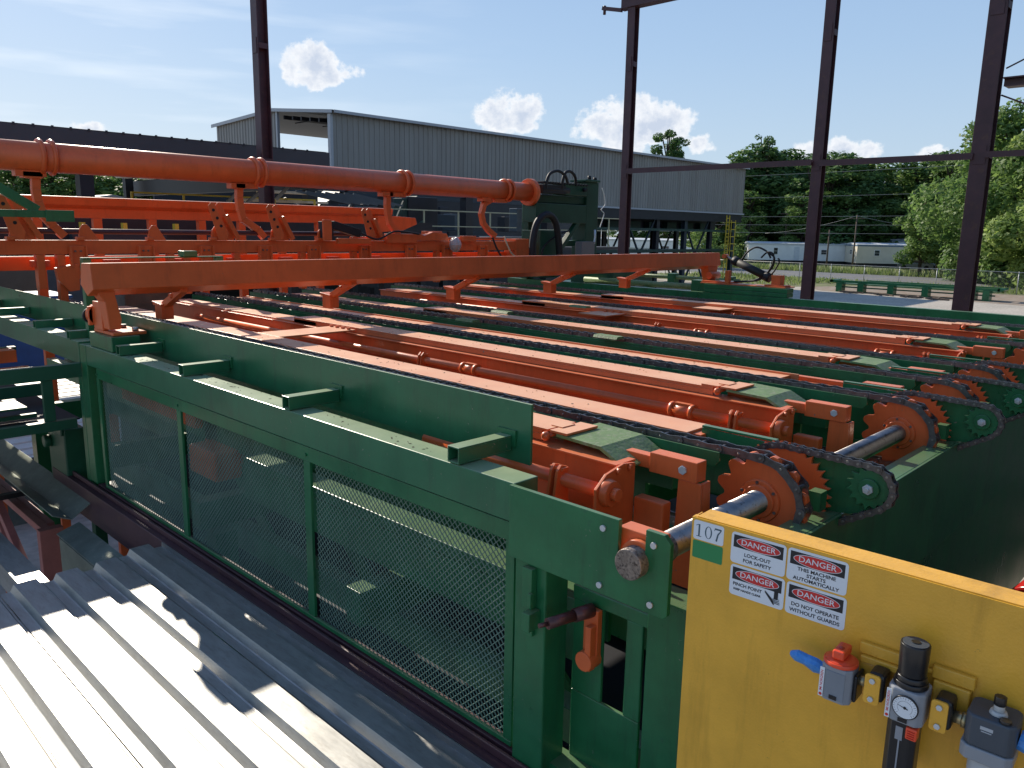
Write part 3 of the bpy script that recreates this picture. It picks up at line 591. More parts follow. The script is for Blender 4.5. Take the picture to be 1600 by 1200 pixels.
# fixed planks
t = thing('deck_plank', 'flat pink-orange plank just behind the nearest chain, with a bolted cross tab', 'plank', (2.85, 5, 3.7), 'fixed deck planks')
m_ = MB(); m_.box(2.745, 2.93, 1.645, 8.1, 3.655, 3.70); m_.build('plank', ORANGEP, t, bevel=.002)
m_ = MB(); m_.box(2.93, 3.60, 5.20, 5.52, 3.688, 3.700); tb_ = m_.build('cross_tab', ORANGEP, t, bevel=.001)
for k in range(4): MB().cyl((3.56, 5.24+k*.08, 3.70), (3.56, 5.24+k*.08, 3.715), .016, 8).build('bolt', ORANGE, tb_)
MB().box(2.78, 2.90, 1.60, 1.643, 3.60, 3.69).build('end_lug', ORANGE, t, bevel=.003)
t = thing('deck_plank', 'wide flat orange plank between the second and third chain rails', 'plank', (4.24, 5, 3.7), 'fixed deck planks')
m_ = MB(); m_.box(4.15, 4.34, 1.95, 8.4, 3.685, 3.70); m_.box(4.341, 4.351, 1.9, 8.4, 3.60, 3.712); m_.build('plank', ORANGEP, t, bevel=.001)
m_ = MB(); m_.box(4.42, 4.44, 1.62, 2.3, 3.64, 3.66); m_.build('rail', ORANGE, t)
# bolted tabs on far skids
for x, y, lb in ((6.35, 4.95, 'orange bolted tab plate on the skid beyond the fourth rail'), (7.85, 4.55, 'orange bolted tab plate on the farthest skid')):
    t = thing('tab_plate', lb, 'plate', (x, y, 3.68)); B(x-.16, x+.22, y-.25, y+.1, 3.672, 3.684).build('plate', ORANGEP, t)
    for k in range(3): MB().cyl((x+.16, y-.18+k*.09, 3.684), (x+.16, y-.18+k*.09, 3.70), .018, 8).build('bolt', ORANGE, t)
# small pale clips lying on the rails
for i, (x, y) in enumerate(((4.72, 3.55), (4.62, 5.0), (5.35, 5.3), (6.4, 5.2))):
    t = MB(); t.prism([(x-.05, 3.716), (x+.05, 3.716), (x+.035, 3.735), (x-.035, 3.735)], 'y', y-.11, y+.11)
    tag(t.build('rail_cover', GREENF), ['pale green cover clip on the middle of the third rail', 'pale green cover clip farther back on the third rail', 'pale green cover clip left of the fourth rail', 'pale green cover clip in front of the fifth rail'][i], 'cover')

db = MB(); rq = random.Random(9)
for k in range(420):
    x0_, x1_, z_ = rq.choice(((2.75, 2.92, 3.7005), (3.63, 3.81, 3.7145), (4.16, 4.33, 3.7005), (5.08, 5.27, 3.7145), (6.53, 6.72, 3.7145), (1.87, 1.98, 3.6485)))
    x, y = rq.uniform(x0_, x1_), rq.uniform(2.2, 6.0); a = rq.uniform(0, pi); l_ = rq.uniform(.003, .012); w_ = l_*.4
    db.add([(x+cos(a)*l_, y+sin(a)*l_, z_+.001), (x-sin(a)*w_, y+cos(a)*w_, z_+.003), (x-cos(a)*l_, y-sin(a)*l_, z_+.001), (x+sin(a)*w_, y-cos(a)*w_, z_+.0005)], [(0, 1, 2, 3)])
tag(db.build('bark_debris', WOOD), 'fine bark and sawdust crumbs scattered over the orange planks', 'debris', kind='stuff')
# ============================================================ SWING ARM across the table
sa = thing('swing_arm', 'long square orange swing arm spanning the table with bent finger pads beneath', 'swing arm', (5.9, 5.6, 3.8))
t = MB()
prof = [(5.565, 4.232), (5.72, 4.240), (5.765, 4.10), (5.67, 4.015), (5.60, 4.022), (5.545, 4.085)]
prof = [(5.57, 4.238), (5.73, 4.233), (5.78, 4.09), (5.66, 4.018), (5.545, 4.068)]
t.prism(prof, 'x', 1.80, 9.86); t.build('bar', ORANGE, sa, bevel=.004)
t = MB()
t.prism([(1.825, 4.08), (1.84, 4.19), (1.955, 4.19), (1.955, 4.02), (1.985, 3.86), (1.975, 3.79), (1.90, 3.79), (1.885, 3.98)], 'y', 5.60, 5.74)
t.build('foot', ORANGE, sa, bevel=.006)
t = MB(); t.prism([(9.55, 4.1), (9.86, 4.1), (9.80, 3.86), (9.66, 3.86), (9.60, 4.0)], 'y', 5.58, 5.70); t.cyl((9.6, 5.57, 3.935), (9.84, 5.57, 3.935), .05, 16); t.build('foot', ORANGE, sa, bevel=.006)
for x in (2.42, 3.87, 5.31, 6.78, 8.22):
    t = MB()
    t.obox((x, 5.60, 4.045), (x, 5.93, 3.905), .055, .05, up=(0, .4, 1)); t.prism([(5.60, 4.06), (5.545, 4.09), (5.66, 3.985), (5.76, 3.95), (5.80, 4.00)], 'x', x-.008, x+.008)
    pd = t.build('finger', ORANGE, sa, bevel=.003)
    t = MB(); t.box(x-.045, x+.045, 5.90, 6.02, 3.80, 3.90); t.prism([(5.90, 3.90), (6.04, 3.90), (6.06, 3.93), (5.90, 3.915)], 'x', x-.05, x+.05); t.build('pad', ORANGE, pd, bevel=.003)
    t = MB(); t.cyl((x-.04, 5.76, 3.985), (x+.04, 5.76, 3.985), .018, 10); t.build('pin', ORANGE, pd)
# near pedestal
pn = thing('bearing_pedestal', 'orange bearing pedestal bolted to a green block at the near end of the arm', 'bearing', (1.95, 5.7, 3.65))
B(1.872, 2.06, 5.50, 5.92, 3.651, 3.752).build('base_block', GREEN, pn, bevel=.006)
t = MB(); t.box(1.90, 2.12, 5.54, 5.90, 3.753, 3.775); t.box(1.89, 1.93, 5.70, 5.86, 3.776, 3.97); t.box(1.86, 1.89, 5.86, 5.89, 3.80, 3.93)
t.cyl((1.93, 5.92, 3.87), (1.93, 5.86, 3.87), .075, 20); t.build('housing', ORANGE, pn, bevel=.005)
MB().cyl((1.90, 5.95, 3.86), (1.90, 5.922, 3.86), .055, 20).build('bore', RUBBER, pn)
for y in (5.58, 5.80): MB().cyl((2.06, y, 3.776), (2.06, y, 3.80), .022, 8).build('nut', CHAINB, pn)
# square loop frame behind the arm
lf = thing('portal_frame', 'thin green portal frame standing behind the near end of the orange arm', 'frame', (2.0, 6.3, 3.65))
t = MB(); t.box(1.985, 2.045, 6.28, 6.34, 3.652, 4.235); t.box(1.985, 3.06, 6.28, 6.34, 4.236, 4.246); t.box(2.72, 2.83, 6.25, 6.36, 4.247, 4.29); t.box(3.0, 3.06, 6.28, 6.34, 4.0, 4.235)
t.build('tube_frame', GREEN, lf, bevel=.003)
# far pedestal
pf = thing('bearing_pedestal', 'long green pedestal box with red-orange base plates under the far end of the arm', 'bearing', (9.5, 4.9, 3.7))
t = MB(); t.box(9.42, 9.60, 4.36, 5.53, 3.722, 3.775); t.box(9.42, 9.60, 4.36, 5.53, 3.777, 3.835); t.build('base_block', GREEN, pf, bevel=.006)
t = MB(); t.box(9.44, 9.72, 4.40, 5.6, 3.836, 3.850); t.box(9.5, 9.62, 4.50, 4.62, 3.851, 3.99); t.box(9.48, 9.64, 4.42, 4.70, 3.851, 3.87); t.box(9.44, 9.50, 5.18, 5.24, 3.851, 4.02); t.box(9.5, 9.8, 5.18, 5.62, 3.851, 3.87); t.build('base_plate', ORANGE, pf, bevel=.004)
cyl_ = thing('hydraulic_cylinder', 'black hydraulic cylinder driving the far end of the orange arm', 'hydraulic cylinder', (9.6, 5, 4))
t = MB(); t.cyl((9.6, 5.22, 4.155), (9.6, 4.69, 3.945), .052, 18); t.cyl((9.6, 5.22, 4.155), (9.6, 5.14, 4.124), .060, 18); t.cyl((9.6, 4.76, 3.973), (9.6, 4.68, 3.941), .060, 18); t.build('barrel', RUBBER, cyl_)
MB().cyl((9.6, 5.34, 4.20), (9.6, 5.20, 4.148), .016, 12).build('rod', STEEL, cyl_)
t = MB(); t.cyl((9.55, 5.34, 4.20), (9.65, 5.34, 4.20), .028, 14); t.cyl((9.56, 4.61, 3.93), (9.64, 4.61, 3.93), .024, 12); t.build('clevis', ORANGE, cyl_)
def hose(name, lb, pts, r, m=RUBBER, cat='hose', group=None, n=10):
    P_ = [Vector(p) for p in pts]; out_ = []
    for i in range(len(P_)-1):
        p0, p1, p2, p3 = P_[max(i-1, 0)], P_[i], P_[i+1], P_[min(i+2, len(P_)-1)]
        for k in range(n):
            s_ = k/n; out_.append(.5*((2*p1)+(-p0+p2)*s_+(2*p0-5*p1+4*p2-p3)*s_*s_+(-p0+3*p1-3*p2+p3)*s_**3))
    out_.append(P_[-1]); return tag(MB().tube(out_, r, 8).build(name, m), lb, cat, group)
hose('hydraulic_hose', 'black hose arching highest over the far hydraulic cylinder', [(9.6, 5.10, 4.16), (9.6, 5.02, 4.27), (9.6, 4.90, 4.33), (9.6, 4.76, 4.28), (9.6, 4.70, 4.2)], .012)
hose('hydraulic_hose', 'black hose looping low under the far hydraulic cylinder', [(9.62, 4.74, 4.26), (9.62, 4.66, 4.20), (9.62, 4.70, 4.05), (9.62, 4.90, 3.91), (9.62, 5.2, 3.87)], .013)
hose('hydraulic_hose', 'black hose curling at the right end of the far hydraulic cylinder', [(9.58, 4.82, 4.20), (9.58, 4.74, 4.27), (9.58, 4.66, 4.25), (9.58, 4.66, 4.12), (9.58, 4.80, 3.93), (9.58, 5.05, 3.88)], .011)
hose('hydraulic_hose', 'short outermost black hose beside the far hydraulic cylinder', [(9.6, 4.60, 4.2), (9.6, 4.58, 4.16), (9.6, 4.63, 4.05), (9.6, 4.68, 3.99)], .011)

# ============================================================ PIPE AND LOG LOADER beyond the table (y = 8.6)
YP = 8.6
pp = thing('overhead_pipe', 'thick glossy orange overhead pipe with collar rings and curved hangers', 'pipe', (5, YP, 5.1))
t = MB(); t.cyl((0.4, YP, 5.105), (9.2, YP, 5.078), .138, 40); t.build('pipe', ORANGE, pp)
t = MB(); t.cyl((9.2, YP, 5.078), (9.28, YP, 5.078), .205, 40); t.build('flange', ORANGE, pp, bevel=.006)
for x, z in ((2.47, 5.10), (4.64, 5.094), (6.78, 5.087), (8.72, 5.080)):
    t = MB()
    for dx in (-.05, .05):
        pth = [(x+dx, YP+.150*cos(a), z+.150*sin(a)) for a in [2*pi*k/36 for k in range(37)]]; t.tube(pth, .022, 8)
    t.box(x-.28, x-.02, YP-.06, YP+.06, z-.185, z-.13)
    t.build('collar', ORANGE, pp)
def curved(mb, x, top, bot, pts, wd, th, y0):
    # flat curved bar in the x-z plane
    L_, R_ = [], []
    for i, (a, z) in enumerate(pts):
        p, q = pts[max(i-1, 0)], pts[min(i+1, len(pts)-1)]; d = Vector((q[0]-p[0], q[1]-p[1])).normalized(); nrm = Vector((-d.y, d.x))*wd/2
        L_.append((a+nrm.x, z+nrm.y)); R_.append((a-nrm.x, z-nrm.y))
    for i in range(len(pts)-1): mb.prism([L_[i], L_[i+1], R_[i+1], R_[i]], 'y', y0-th/2, y0+th/2)
for x0, cv in ((2.37, .12), (4.42, .20), (6.50, .12), (8.30, .2)):
    t = MB()
    pts = [(x0, 4.95), (x0-.01, 4.80), (x0, 4.68), (x0+.03, 4.56), (x0+cv, 4.45), (x0+cv+.08, 4.36)] if x0 < 8 else [(x0+.10, 4.93), (x0-.04, 4.86), (x0-.09, 4.72), (x0-.05, 4.58), (x0+.06, 4.48), (x0+.2, 4.40)]
    curved(t, x0, 0, 0, pts, .075, .07, YP); t.box(x0-.12, x0+.05, YP-.06, YP+.06, 4.90, 4.96)
    t.build('hanger_bar', ORANGE, pp, bevel=.004)
hb = thing('hook_beam', 'orange beam with a long dark shaft and drilled hook fingers beneath the overhead pipe', 'machine beam', (5, YP, 4.2))
t = MB(); t.box(.3, 9.0, YP-.05, YP+.05, 4.19, 4.325); t.box(.3, 9.0, YP+.15, YP+.155, 4.03, 4.16); t.build('beam', ORANGE, hb, bevel=.004)
MB().cyl((.3, YP, 4.41), (5.9, YP, 4.41), .027, 14).build('pivot_shaft', MAROON, hb)
MB().cyl((5.9, YP, 4.36), (8.7, YP, 4.36), .02, 12).build('slide_rod', ORANGE, hb)
for x in (1.6, 2.15, 2.75, 3.42, 4.10, 4.82, 5.45):
    t = MB(); t.prism([(x-.07, 4.326), (x-.05, 4.44), (x-.02, 4.48), (x+.02, 4.48), (x+.05, 4.44), (x+.12, 4.326)], 'y', YP-.06, YP-.035); t.box(x-.10, x-.03, YP-.12, YP-.05, 4.326, 4.36); t.build('shaft_saddle', ORANGE, hb, bevel=.004)
def finger(x):
    t = MB(); y0 = YP-.10
    out_ = [(x-.06, 4.70), (x-.03, 4.735), (x+.01, 4.73), (x+.16, 4.40), (x+.14, 4.33), (x+.04, 4.33), (x-.005, 4.50)]
    t.prism(out_, 'y', y0, y0+.012); t.prism([(a+.10, b) for a, b in out_], 'y', y0+.05, y0+.062)
    t.obox((x+.14, y0+.02, 4.60), (x+.28, y0+.02, 4.34), .05, .05)
    f_ = t.build('hook_finger', ORANGE, hb, bevel=.003)
    for k in range(3): MB().cyl((x-.005+k*.04, y0-.001, 4.655-k*.085), (x-.005+k*.04, y0-.003, 4.655-k*.085), .017, 12).build('drilled_hole', RUBBER, f_)
for x in (2.06, 4.06, 4.75, 6.07): finger(x)
# square C-brackets that carry the skids, under the beam
for i, x in enumerate((1.8, 2.60, 3.25, 3.90, 4.60, 5.25, 6.0, 6.75, 7.4, 8.1)):
    t = MB(); yb = YP-.09
    t.box(x-.02, x+.12, yb, yb+.03, 4.06, 4.27); t.box(x-.02, x+.0, yb-.03, yb, 4.06, 4.27); t.box(x+.12, x+.135, yb-.04, yb+.03, 4.06, 4.27)
    if i < 2:
        t.prism([(x-.16, 4.06), (x+.05, 4.10), (x+.04, 3.84), (x-.05, 3.83), (x-.14, 3.94)], 'y', yb-.02, yb+.06)
        t.prism([(x+.05, 4.06), (x+.135, 4.06), (x+.12, 4.00), (x+.04, 3.95)], 'y', yb-.03, yb+.05)
    if i >= 2: t.prism([(x-.06, 4.06), (x+.135, 4.06), (x+.10, 3.93), (x, 3.90)], 'y', yb-.03, yb+.04)
    t.build('carrier_bracket', ORANGE, hb, bevel=.004)
    for dx in (.03, .08): MB().cyl((x+dx, yb, 4.22), (x+dx, yb-.012, 4.22), .010, 8).build('bolt', CHAIN, hb)
for i, x in enumerate((2.30, 2.48)):
    t = MB(); t.box(x, x+.07, YP-.05, YP+.05, 3.86 if i == 0 else 3.70, 4.188); t.build('drop_leg', ORANGE, hb, bevel=.004)
for i, x in enumerate((3.55, 3.72, 4.30, 5.15, 5.9, 7.3)):
    t = MB(); t.box(x, x+.07, YP-.05, YP+.03, 3.75 if i % 2 else 3.82, 4.188); t.build('drop_leg', ORANGE, hb, bevel=.004)
t = MB()
for i in range(10): x = 1.6+i*.66; t.box(x, x+.16, YP-.02, YP+.05, 4.07, 4.13)
t.build('red_stop_row', RED, hb)
# clutter at the right end of the beam
t = MB(); t.box(5.42, 5.55, YP-.16, YP-.02, 4.33, 4.56); t.obox((5.55, YP-.12, 4.52), (5.95, YP-.12, 4.42), .09, .10); t.build('small_cylinder', RUBBER, hb, bevel=.006)
t = MB(); t.box(5.40, 5.52, YP-.17, YP-.14, 4.33, 4.58); t.box(5.6, 6.1, YP-.18, YP-.12, 4.29, 4.36); t.prism([(6.9, 4.33), (7.5, 4.33), (7.45, 4.43), (7.2, 4.45), (7.05, 4.40), (6.9, 4.44)], 'y', YP-.1, YP); t.box(7.15, 7.45, YP, YP+.1, 4.33, 4.46); t.box(6.4, 6.9, YP-.12, YP-.04, 4.30, 4.42); t.box(7.75, 8.0, YP-.12, YP-.03, 4.32, 4.40)
t.build('latch_assembly', ORANGE, hb, bevel=.005)
t = MB(); t.box(8.9, 9.2, YP-.06, YP+.2, 3.98, 4.36); t.box(8.3, 8.9, YP-.04, YP+.06, 4.20, 4.30); t.build('end_carriage', ORANGE, hb, bevel=.006)
lp = thing('work_lamp', 'caged round work lamp hanging on the orange hook beam', 'lamp', (7.45, 8.4, 4.2))
t = MB(); t.sphere((7.52, 8.40, 4.28), .075, 16, 10, 1.25); t.build('globe', mat('frosted_lamp_glass', (0.55, 0.42, 0.38), 0.35), lp)
t = MB()
for k in range(4): a = k*pi/4; t.tube([(7.52+.08*cos(a)*sin(q), 8.40+.08*sin(a)*sin(q), 4.28+.10*cos(q)) for q in [2*pi*j/20 for j in range(21)]], .004, 5)
t.tube([(7.52+.082*cos(q), 8.40+.082*sin(q), 4.28) for q in [2*pi*j/20 for j in range(21)]], .004, 5); t.build('cage', BOLT, lp)
hose('air_hose', 'tan hose bundle hanging at the right end of the orange hook beam', [(8.55, 8.45, 4.40), (8.60, 8.42, 4.25), (8.72, 8.42, 4.12), (8.95, 8.42, 4.05), (9.1, 8.42, 4.02)], .012, m=bpy.data.materials['pale_lumber'])
hose('air_hose', 'black hose sagging at the right end of the orange hook beam', [(8.30, 8.45, 4.38), (8.38, 8.42, 4.2), (8.5, 8.42, 4.08), (8.7, 8.42, 4.02)], .014)
hose('air_hose', 'thin black hose lying along the top of the orange hook beam', [(5.95, 8.42, 4.42), (6.2, 8.42, 4.35), (6.5, 8.44, 4.45), (6.9, 8.44, 4.42)], .012)
# rear trough and its posts
tr = thing('log_trough', 'orange V trough on square posts standing behind the hook beam', 'trough', (5, 10.5, 3.5))
t = MB(); t.prism([(10.38, 4.793), (10.44, 4.80), (10.52, 4.69), (10.9, 4.62), (10.9, 4.55), (10.54, 4.55), (10.46, 4.55), (10.46, 4.66), (10.40, 4.70)], 'x', 1.2, 7.95); t.build('trough', ORANGE, tr, bevel=.004)
t = MB(); t.box(1.2, 7.2, 10.50, 10.56, 4.02, 4.10); t.build('side_rail', ORANGE, tr, bevel=.004)
for x in (2.2, 2.86, 3.52, 4.18, 4.83, 5.40, 6.02, 6.64): B(x-.05, x+.05, 10.465, 10.55, 0, 4.549).build('post', ORANGE, tr, bevel=.004)
t = MB(); t.prism([(7.95, 4.68), (8.35, 4.66), (8.38, 4.56), (8.10, 4.46), (7.6, 4.42), (7.6, 4.68)], 'y', 10.3, 10.6); t.build('nose_block', ORANGE, tr, bevel=.006)
# green tower at the right end of the pipe
GREENT = mat('tower_green', (0.009, 0.062, 0.034), 0.4, var=0.25, scale=3, rvar=.1)
tw = thing('pipe_drive_tower', 'dark green steel tower carrying the right end of the orange pipe', 'machine tower', (10.6, YP, 0))
t = MB(); t.box(10.55, 10.86, 8.5, 8.8, 0, 5.30); t.build('column', GREENT, tw, bevel=.008)
t = MB(); t.box(9.30, 10.55, 8.55, 8.75, 4.93, 5.05); t.box(9.30, 10.55, 8.5, 8.8, 4.62, 4.92); t.box(9.9, 10.45, 8.42, 8.7, 5.06, 5.24); t.box(10.45, 10.84, 8.45, 8.8, 5.302, 5.34); t.build('head_beam', GREENT, tw, bevel=.008)
t = MB(); t.box(9.45, 9.6, 8.8, 8.95, 0, 4.9); t.box(9.35, 9.8, 8.45, 8.85, 3.75, 4.5); t.build('inner_column', GREENT, tw, bevel=.01)
MB().obox((10.50, 8.55, 4.76), (9.9, 8.55, 4.16), .09, .07).build('strut', GREENT, tw, bevel=.004)
MB().obox((10.55, 8.7, 4.3), (9.6, 8.7, 4.25), .09, .09).build('strut', GREENT, tw, bevel=.004)
t = MB(); t.box(9.34, 9.9, 8.40, 8.62, 5.07, 5.20); t.cyl((9.35, 8.45, 5.13), (10.0, 8.45, 5.13), .055, 14)
for k in range(16): t.box(9.36+k*.07, 9.40+k*.07, 8.40, 8.6, 5.22, 5.25)
t.build('rotary_union', RUBBER, tw, bevel=.006)
t = MB(); t.cyl((10.35, 8.35, 5.16), (10.35, 8.42, 5.16), .03, 10); t.cyl((10.6, 8.5, 5.34), (10.6, 8.5, 5.40), .03, 8); t.cyl((10.75, 8.5, 5.34), (10.75, 8.5, 5.38), .03, 8); t.build('fitting', RUBBER, tw)
t = MB(); t.box(9.0, 11.2, 7.9, 9.3, 3.35, 3.62); t.box(10.3, 11.4, 7.7, 8.3, 3.62, 3.85); t.build('base_skid', GREENT, tw, bevel=.01)
hose('hydraulic_hose', 'left black hose arching over the top of the green tower', [(9.42, 8.42, 5.10), (9.42, 8.40, 5.25), (9.50, 8.40, 5.37), (9.68, 8.40, 5.42), (9.85, 8.40, 5.36), (9.95, 8.42, 5.24)], .024)
hose('hydraulic_hose', 'right black hose arching over the top of the green tower', [(9.80, 8.42, 5.12), (9.80, 8.40, 5.28), (9.86, 8.40, 5.40), (9.98, 8.40, 5.43), (10.10, 8.40, 5.36), (10.16, 8.42, 5.22)], .024)
hose('cable_drag_chain', 'thick black ribbed cable chain arching left of the tower column', [(9.05, 8.3, 3.9), (9.02, 8.3, 4.3), (9.12, 8.3, 4.62), (9.35, 8.3, 4.74), (9.55, 8.3, 4.60), (9.65, 8.3, 4.2), (9.66, 8.3, 3.9)], .055, cat='cable chain')
hose('hydraulic_hose', 'thin black hose drooping in front of the tower struts', [(10.0, 8.4, 4.5), (9.7, 8.4, 4.42), (9.4, 8.4, 4.25), (9.35, 8.4, 4.05), (9.5, 8.4, 3.9)], .015)
hose('power_cord', 'pale cord hanging down the right side of the green tower', [(10.95, 8.5, 5.22), (11.02, 8.5, 5.1), (11.05, 8.5, 4.95), (10.95, 8.5, 4.86), (11.03, 8.5, 4.8), (11.0, 8.5, 4.7), (10.93, 8.5, 4.56)], .008, m=TRAILW, cat='cord')
eb = thing('electrical_box', 'grey electrical box with conduit mounted beside the green tower column', 'electrical box', (10.2, 8.2, 4.1))
B(9.98, 10.30, 8.1, 8.25, 4.08, 4.33).build('cabinet', mat('box_grey', (0.20, 0.19, 0.19), 0.5), eb, bevel=.006)
MB().tube([(10.3, 8.18, 4.28), (10.38, 8.18, 4.30), (10.40, 8.18, 4.40), (10.39, 8.18, 4.52)], .018, 8).build('conduit', BOLT, eb)

# green rollers and small bits past the far frame
cr = thing('transfer_conveyor', 'low green conveyor frame with bearing blocks right of the green tower', 'conveyor', (11, 7, 0))
t = MB(); t.box(9.9, 10.0, 5.8, 8.2, 3.48, 3.56); t.box(11.2, 11.3, 5.8, 8.3, 3.48, 3.56); t.build('frame_rail', GREEND, cr, bevel=.004)
t = MB(); t.cyl((10.9, 5.8, 3.80), (10.9, 8.5, 3.80), .03, 12); t.cyl((10.2, 5.8, 3.72), (10.2, 8.2, 3.72), .045, 12); t.build('rail_tube', GREENF, cr)
for y in (5.9, 6.9):
    B(10.1, 10.3, y, y+.12, 3.56, 3.68).build('bearing_block', GREEN, cr, bevel=.006); B(10.82, 10.98, y, y+.12, 3.68, 3.86).build('bearing_block', GREEN, cr, bevel=.006)
B(9.62, 9.8, 5.6, 5.85, 3.60, 3.86).build('bearing_block', GREEN, cr, bevel=.006)
for x in (9.95, 11.25):
    for y in (5.9, 8.1): B(x-.04, x+.04, y, y+.08, 0, 3.47).build('leg', GREEND, cr)
# left green bracket
lb_ = thing('green_bracket', 'dark green strut bracket reaching in at the left photo edge below the pipe', 'bracket', (1.8, 7, 4.5))
t = MB(); t.box(1.35, 2.54, 8.20, 8.27, 4.535, 4.60); t.box(2.31, 2.55, 8.18, 8.20, 4.50, 4.605); t.build('rail', GREEN, lb_, bevel=.003)
t = MB(); t.obox((1.70, 8.24, 4.97), (2.26, 8.24, 4.60), .06, .08); t.build('strut', GREEN, lb_, bevel=.003)
t = MB(); t.box(1.30, 1.35, 8.18, 8.30, 3.6, 5.0); t.build('post', GREEN, lb_)
# drum, block, tarp crate seen under the arm
bb_ = thing('blue_bin', 'large blue bin standing far behind the orange posts at the left', 'bin', (6.2, 26, 0))
t = MB(); t.prism([(5.2, 0), (7.3, 0), (7.5, 2.35), (5.0, 2.35)], 'y', 25, 27); t.build('bin_body', BLUED, bb_, bevel=.02)
t = MB(); t.box(4.95, 7.55, 24.95, 27.05, 2.351, 2.43); t.build('rim', BLUED, bb_, bevel=.02)
t = MB(); t.box(3.36, 4.02, 9.35, 9.9, 3.45, 3.74); tag(t.build('concrete_block', CONCB, bevel=.01), 'grey concrete block at the far left end of the orange planks', 'block')
t = MB(); t.box(3.4, 4.0, 9.3, 9.9, 0, 3.44); tag(t.build('block_stand', CONCB), 'dark stand that carries the grey concrete block', 'stand')

# ============================================================ YELLOW CONTROL PANEL
A_ = Vector((1.703, .990, 3.79)); Dv = Vector((.0455, -.99896, 0)); Nv = Vector((-.99896, -.0455, 0))
def PP(u, v, p=0.0): return A_+Dv*u+Vector((0, 0, -v))+Nv*p
class PB(MB):   # builder in panel coordinates: u right, v down, p towards the viewer
    def bx(s, u0, u1, v0, v1, p0, p1):
        vs = [PP(u, v, p) for v in (v1, v0) for p in (p0, p1) for u in (u0, u1)]
        return s.add(vs, [(0, 2, 3, 1), (4, 5, 7, 6), (0, 1, 5, 4), (2, 6, 7, 3), (0, 4, 6, 2), (1, 3, 7, 5)])
    def poly(s, pts, p0, p1):
        n = len(pts); vs = [PP(u, v, p0) for u, v in pts]+[PP(u, v, p1) for u, v in pts]
        return s.add(vs, [tuple(range(n)), tuple(range(2*n-1, n-1, -1))]+[(i, n+i, n+(i+1) % n, (i+1) % n) for i in range(n)])
    def cy(s, a, b, r, n=20, r2=None): return s.cyl(PP(*a), PP(*b), r, n, r2)
def rrect(u0, u1, v0, v1, r, n=5):
    pts = []
    for cx, cy, a0 in ((u1-r, v0+r, -pi/2), (u1-r, v1-r, 0), (u0+r, v1-r, pi/2), (u0+r, v0+r, pi)):
        for k in range(n+1): a = a0+pi/2*k/n; pts.append((cx+r*cos(a), cy+r*sin(a)))
    return pts
yp = thing('control_panel', 'yellow sheet metal panel numbered 107 with danger stickers at lower right', 'panel', tuple(PP(.5, .7)))
t = PB(); t.bx(0, 1.30, 0.003, 1.5, -.004, 0); t.build('face_sheet', YELLOW, yp)
t = PB(); t.bx(0.012, 1.30, 0, .004, -.075, -.0045); t.bx(0, .012, .002, .003, -.02, -.0045); t.bx(0.01, 1.30, .004, .03, -.075, -.072); t.build('top_flange', YELLOW, yp, bevel=.001)
t = PB(); t.bx(0.0, .003, .004, 1.5, -.05, -.0045); t.build('side_flange', YELLOW, yp)
t = PB(); t.bx(.02, .07, .03, 3.78, -.12, -.075); t.bx(1.2, 1.25, .03, 3.78, -.12, -.075); t.build('support_post', YELLOW, yp)
def text(body, size, u, v, p, m, parent, align='CENTER', sx=1.0, thick=.0, name='lettering', turn=False):
    cu = bpy.data.curves.new('tmp', 'FONT'); cu.body = body; cu.size = size; cu.align_x = align; cu.align_y = 'CENTER'; cu.offset = thick; cu.resolution_u = 3
    o = bpy.data.objects.new('tmp', cu); C.objects.link(o); bpy.context.view_layer.update()
    me = bpy.data.meshes.new_from_object(o.evaluated_get(bpy.context.evaluated_depsgraph_get()))
    bpy.data.objects.remove(o); off = Vector((0, 0, 0)); q = parent
    while q is not None: off += q.location; q = q.parent
    for vv in me.vertices: vv.co = (PP(u-vv.co.y, v-vv.co.x*sx, p) if turn else PP(u+vv.co.x*sx, v-vv.co.y, p))-off
    me.materials.clear(); me.materials.append(m); me.name = name
    ob = bpy.data.objects.new(name, me); C.objects.link(ob); ob.parent = parent; return ob
def danger(u0, v0, lines, lb, w_=.139, h=.0795, pict=False):
    t = PB(); t.poly(rrect(u0, u0+w_, v0, v0+h, .009), .0002, .0008); s_ = t.build('danger_sticker', WHITE, yp, label=lb)
    b0 = v0+.0065; b1 = v0+.0385
    t = PB(); t.poly([(u0+.006, b0), (u0+w_-.007, b0), (u0+w_-.007, b1), (u0+.006, b1)], .0009, .0010); t.build('header_bar', INK, s_)
    cx, cy = u0+w_*.50, (b0+b1)/2
    el_ = lambda a, b: [(cx+a*cos(k*2*pi/40), cy+b*sin(k*2*pi/40)) for k in range(40)]
    t = PB(); t.poly(el_(.0560, .0150), .0011, .0012); t.build('oval_rim', WHITE, s_)
    t = PB(); t.poly(el_(.0545, .0136), .0013, .0014); t.build('oval', SRED, s_)
    text('DANGER', .0195, cx, cy, .0016, WHITE, s_, sx=1.12, thick=.0001)
    for body, size, u, v, sx in lines: text(body, size, u0+u, v0+v, .0011, INK, s_, sx=sx, thick=.00032)
    if pict:
        t = PB(); a, b = u0+.092, v0+.036
        t.poly([(a, b+.006), (a, b+.011), (a+.022, b+.036), (a+.0255, b+.036), (a+.019, b+.022)], .0015, .0016)
        t.poly([(a+.023, b+.002), (a+.033, b+.002), (a+.033, b+.021), (a+.023, b+.021)], .0015, .0016)
        for k in range(4): t.poly([(a+.020, b+.021+k*.0028), (a+.036+k*.001, b+.019+k*.004), (a+.037, b+.0205+k*.004), (a+.020, b+.0226+k*.0028)], .0015+.0002*k, .0016+.0002*k)
        t.build('hand_pictogram', INK, s_)
    return s_
danger(.1105, .0115, [('LOCK-OUT', .0125, .069, .053, 1.05), ('FOR SAFETY', .0125, .069, .068, 1.05)], 'white lock-out danger sticker')
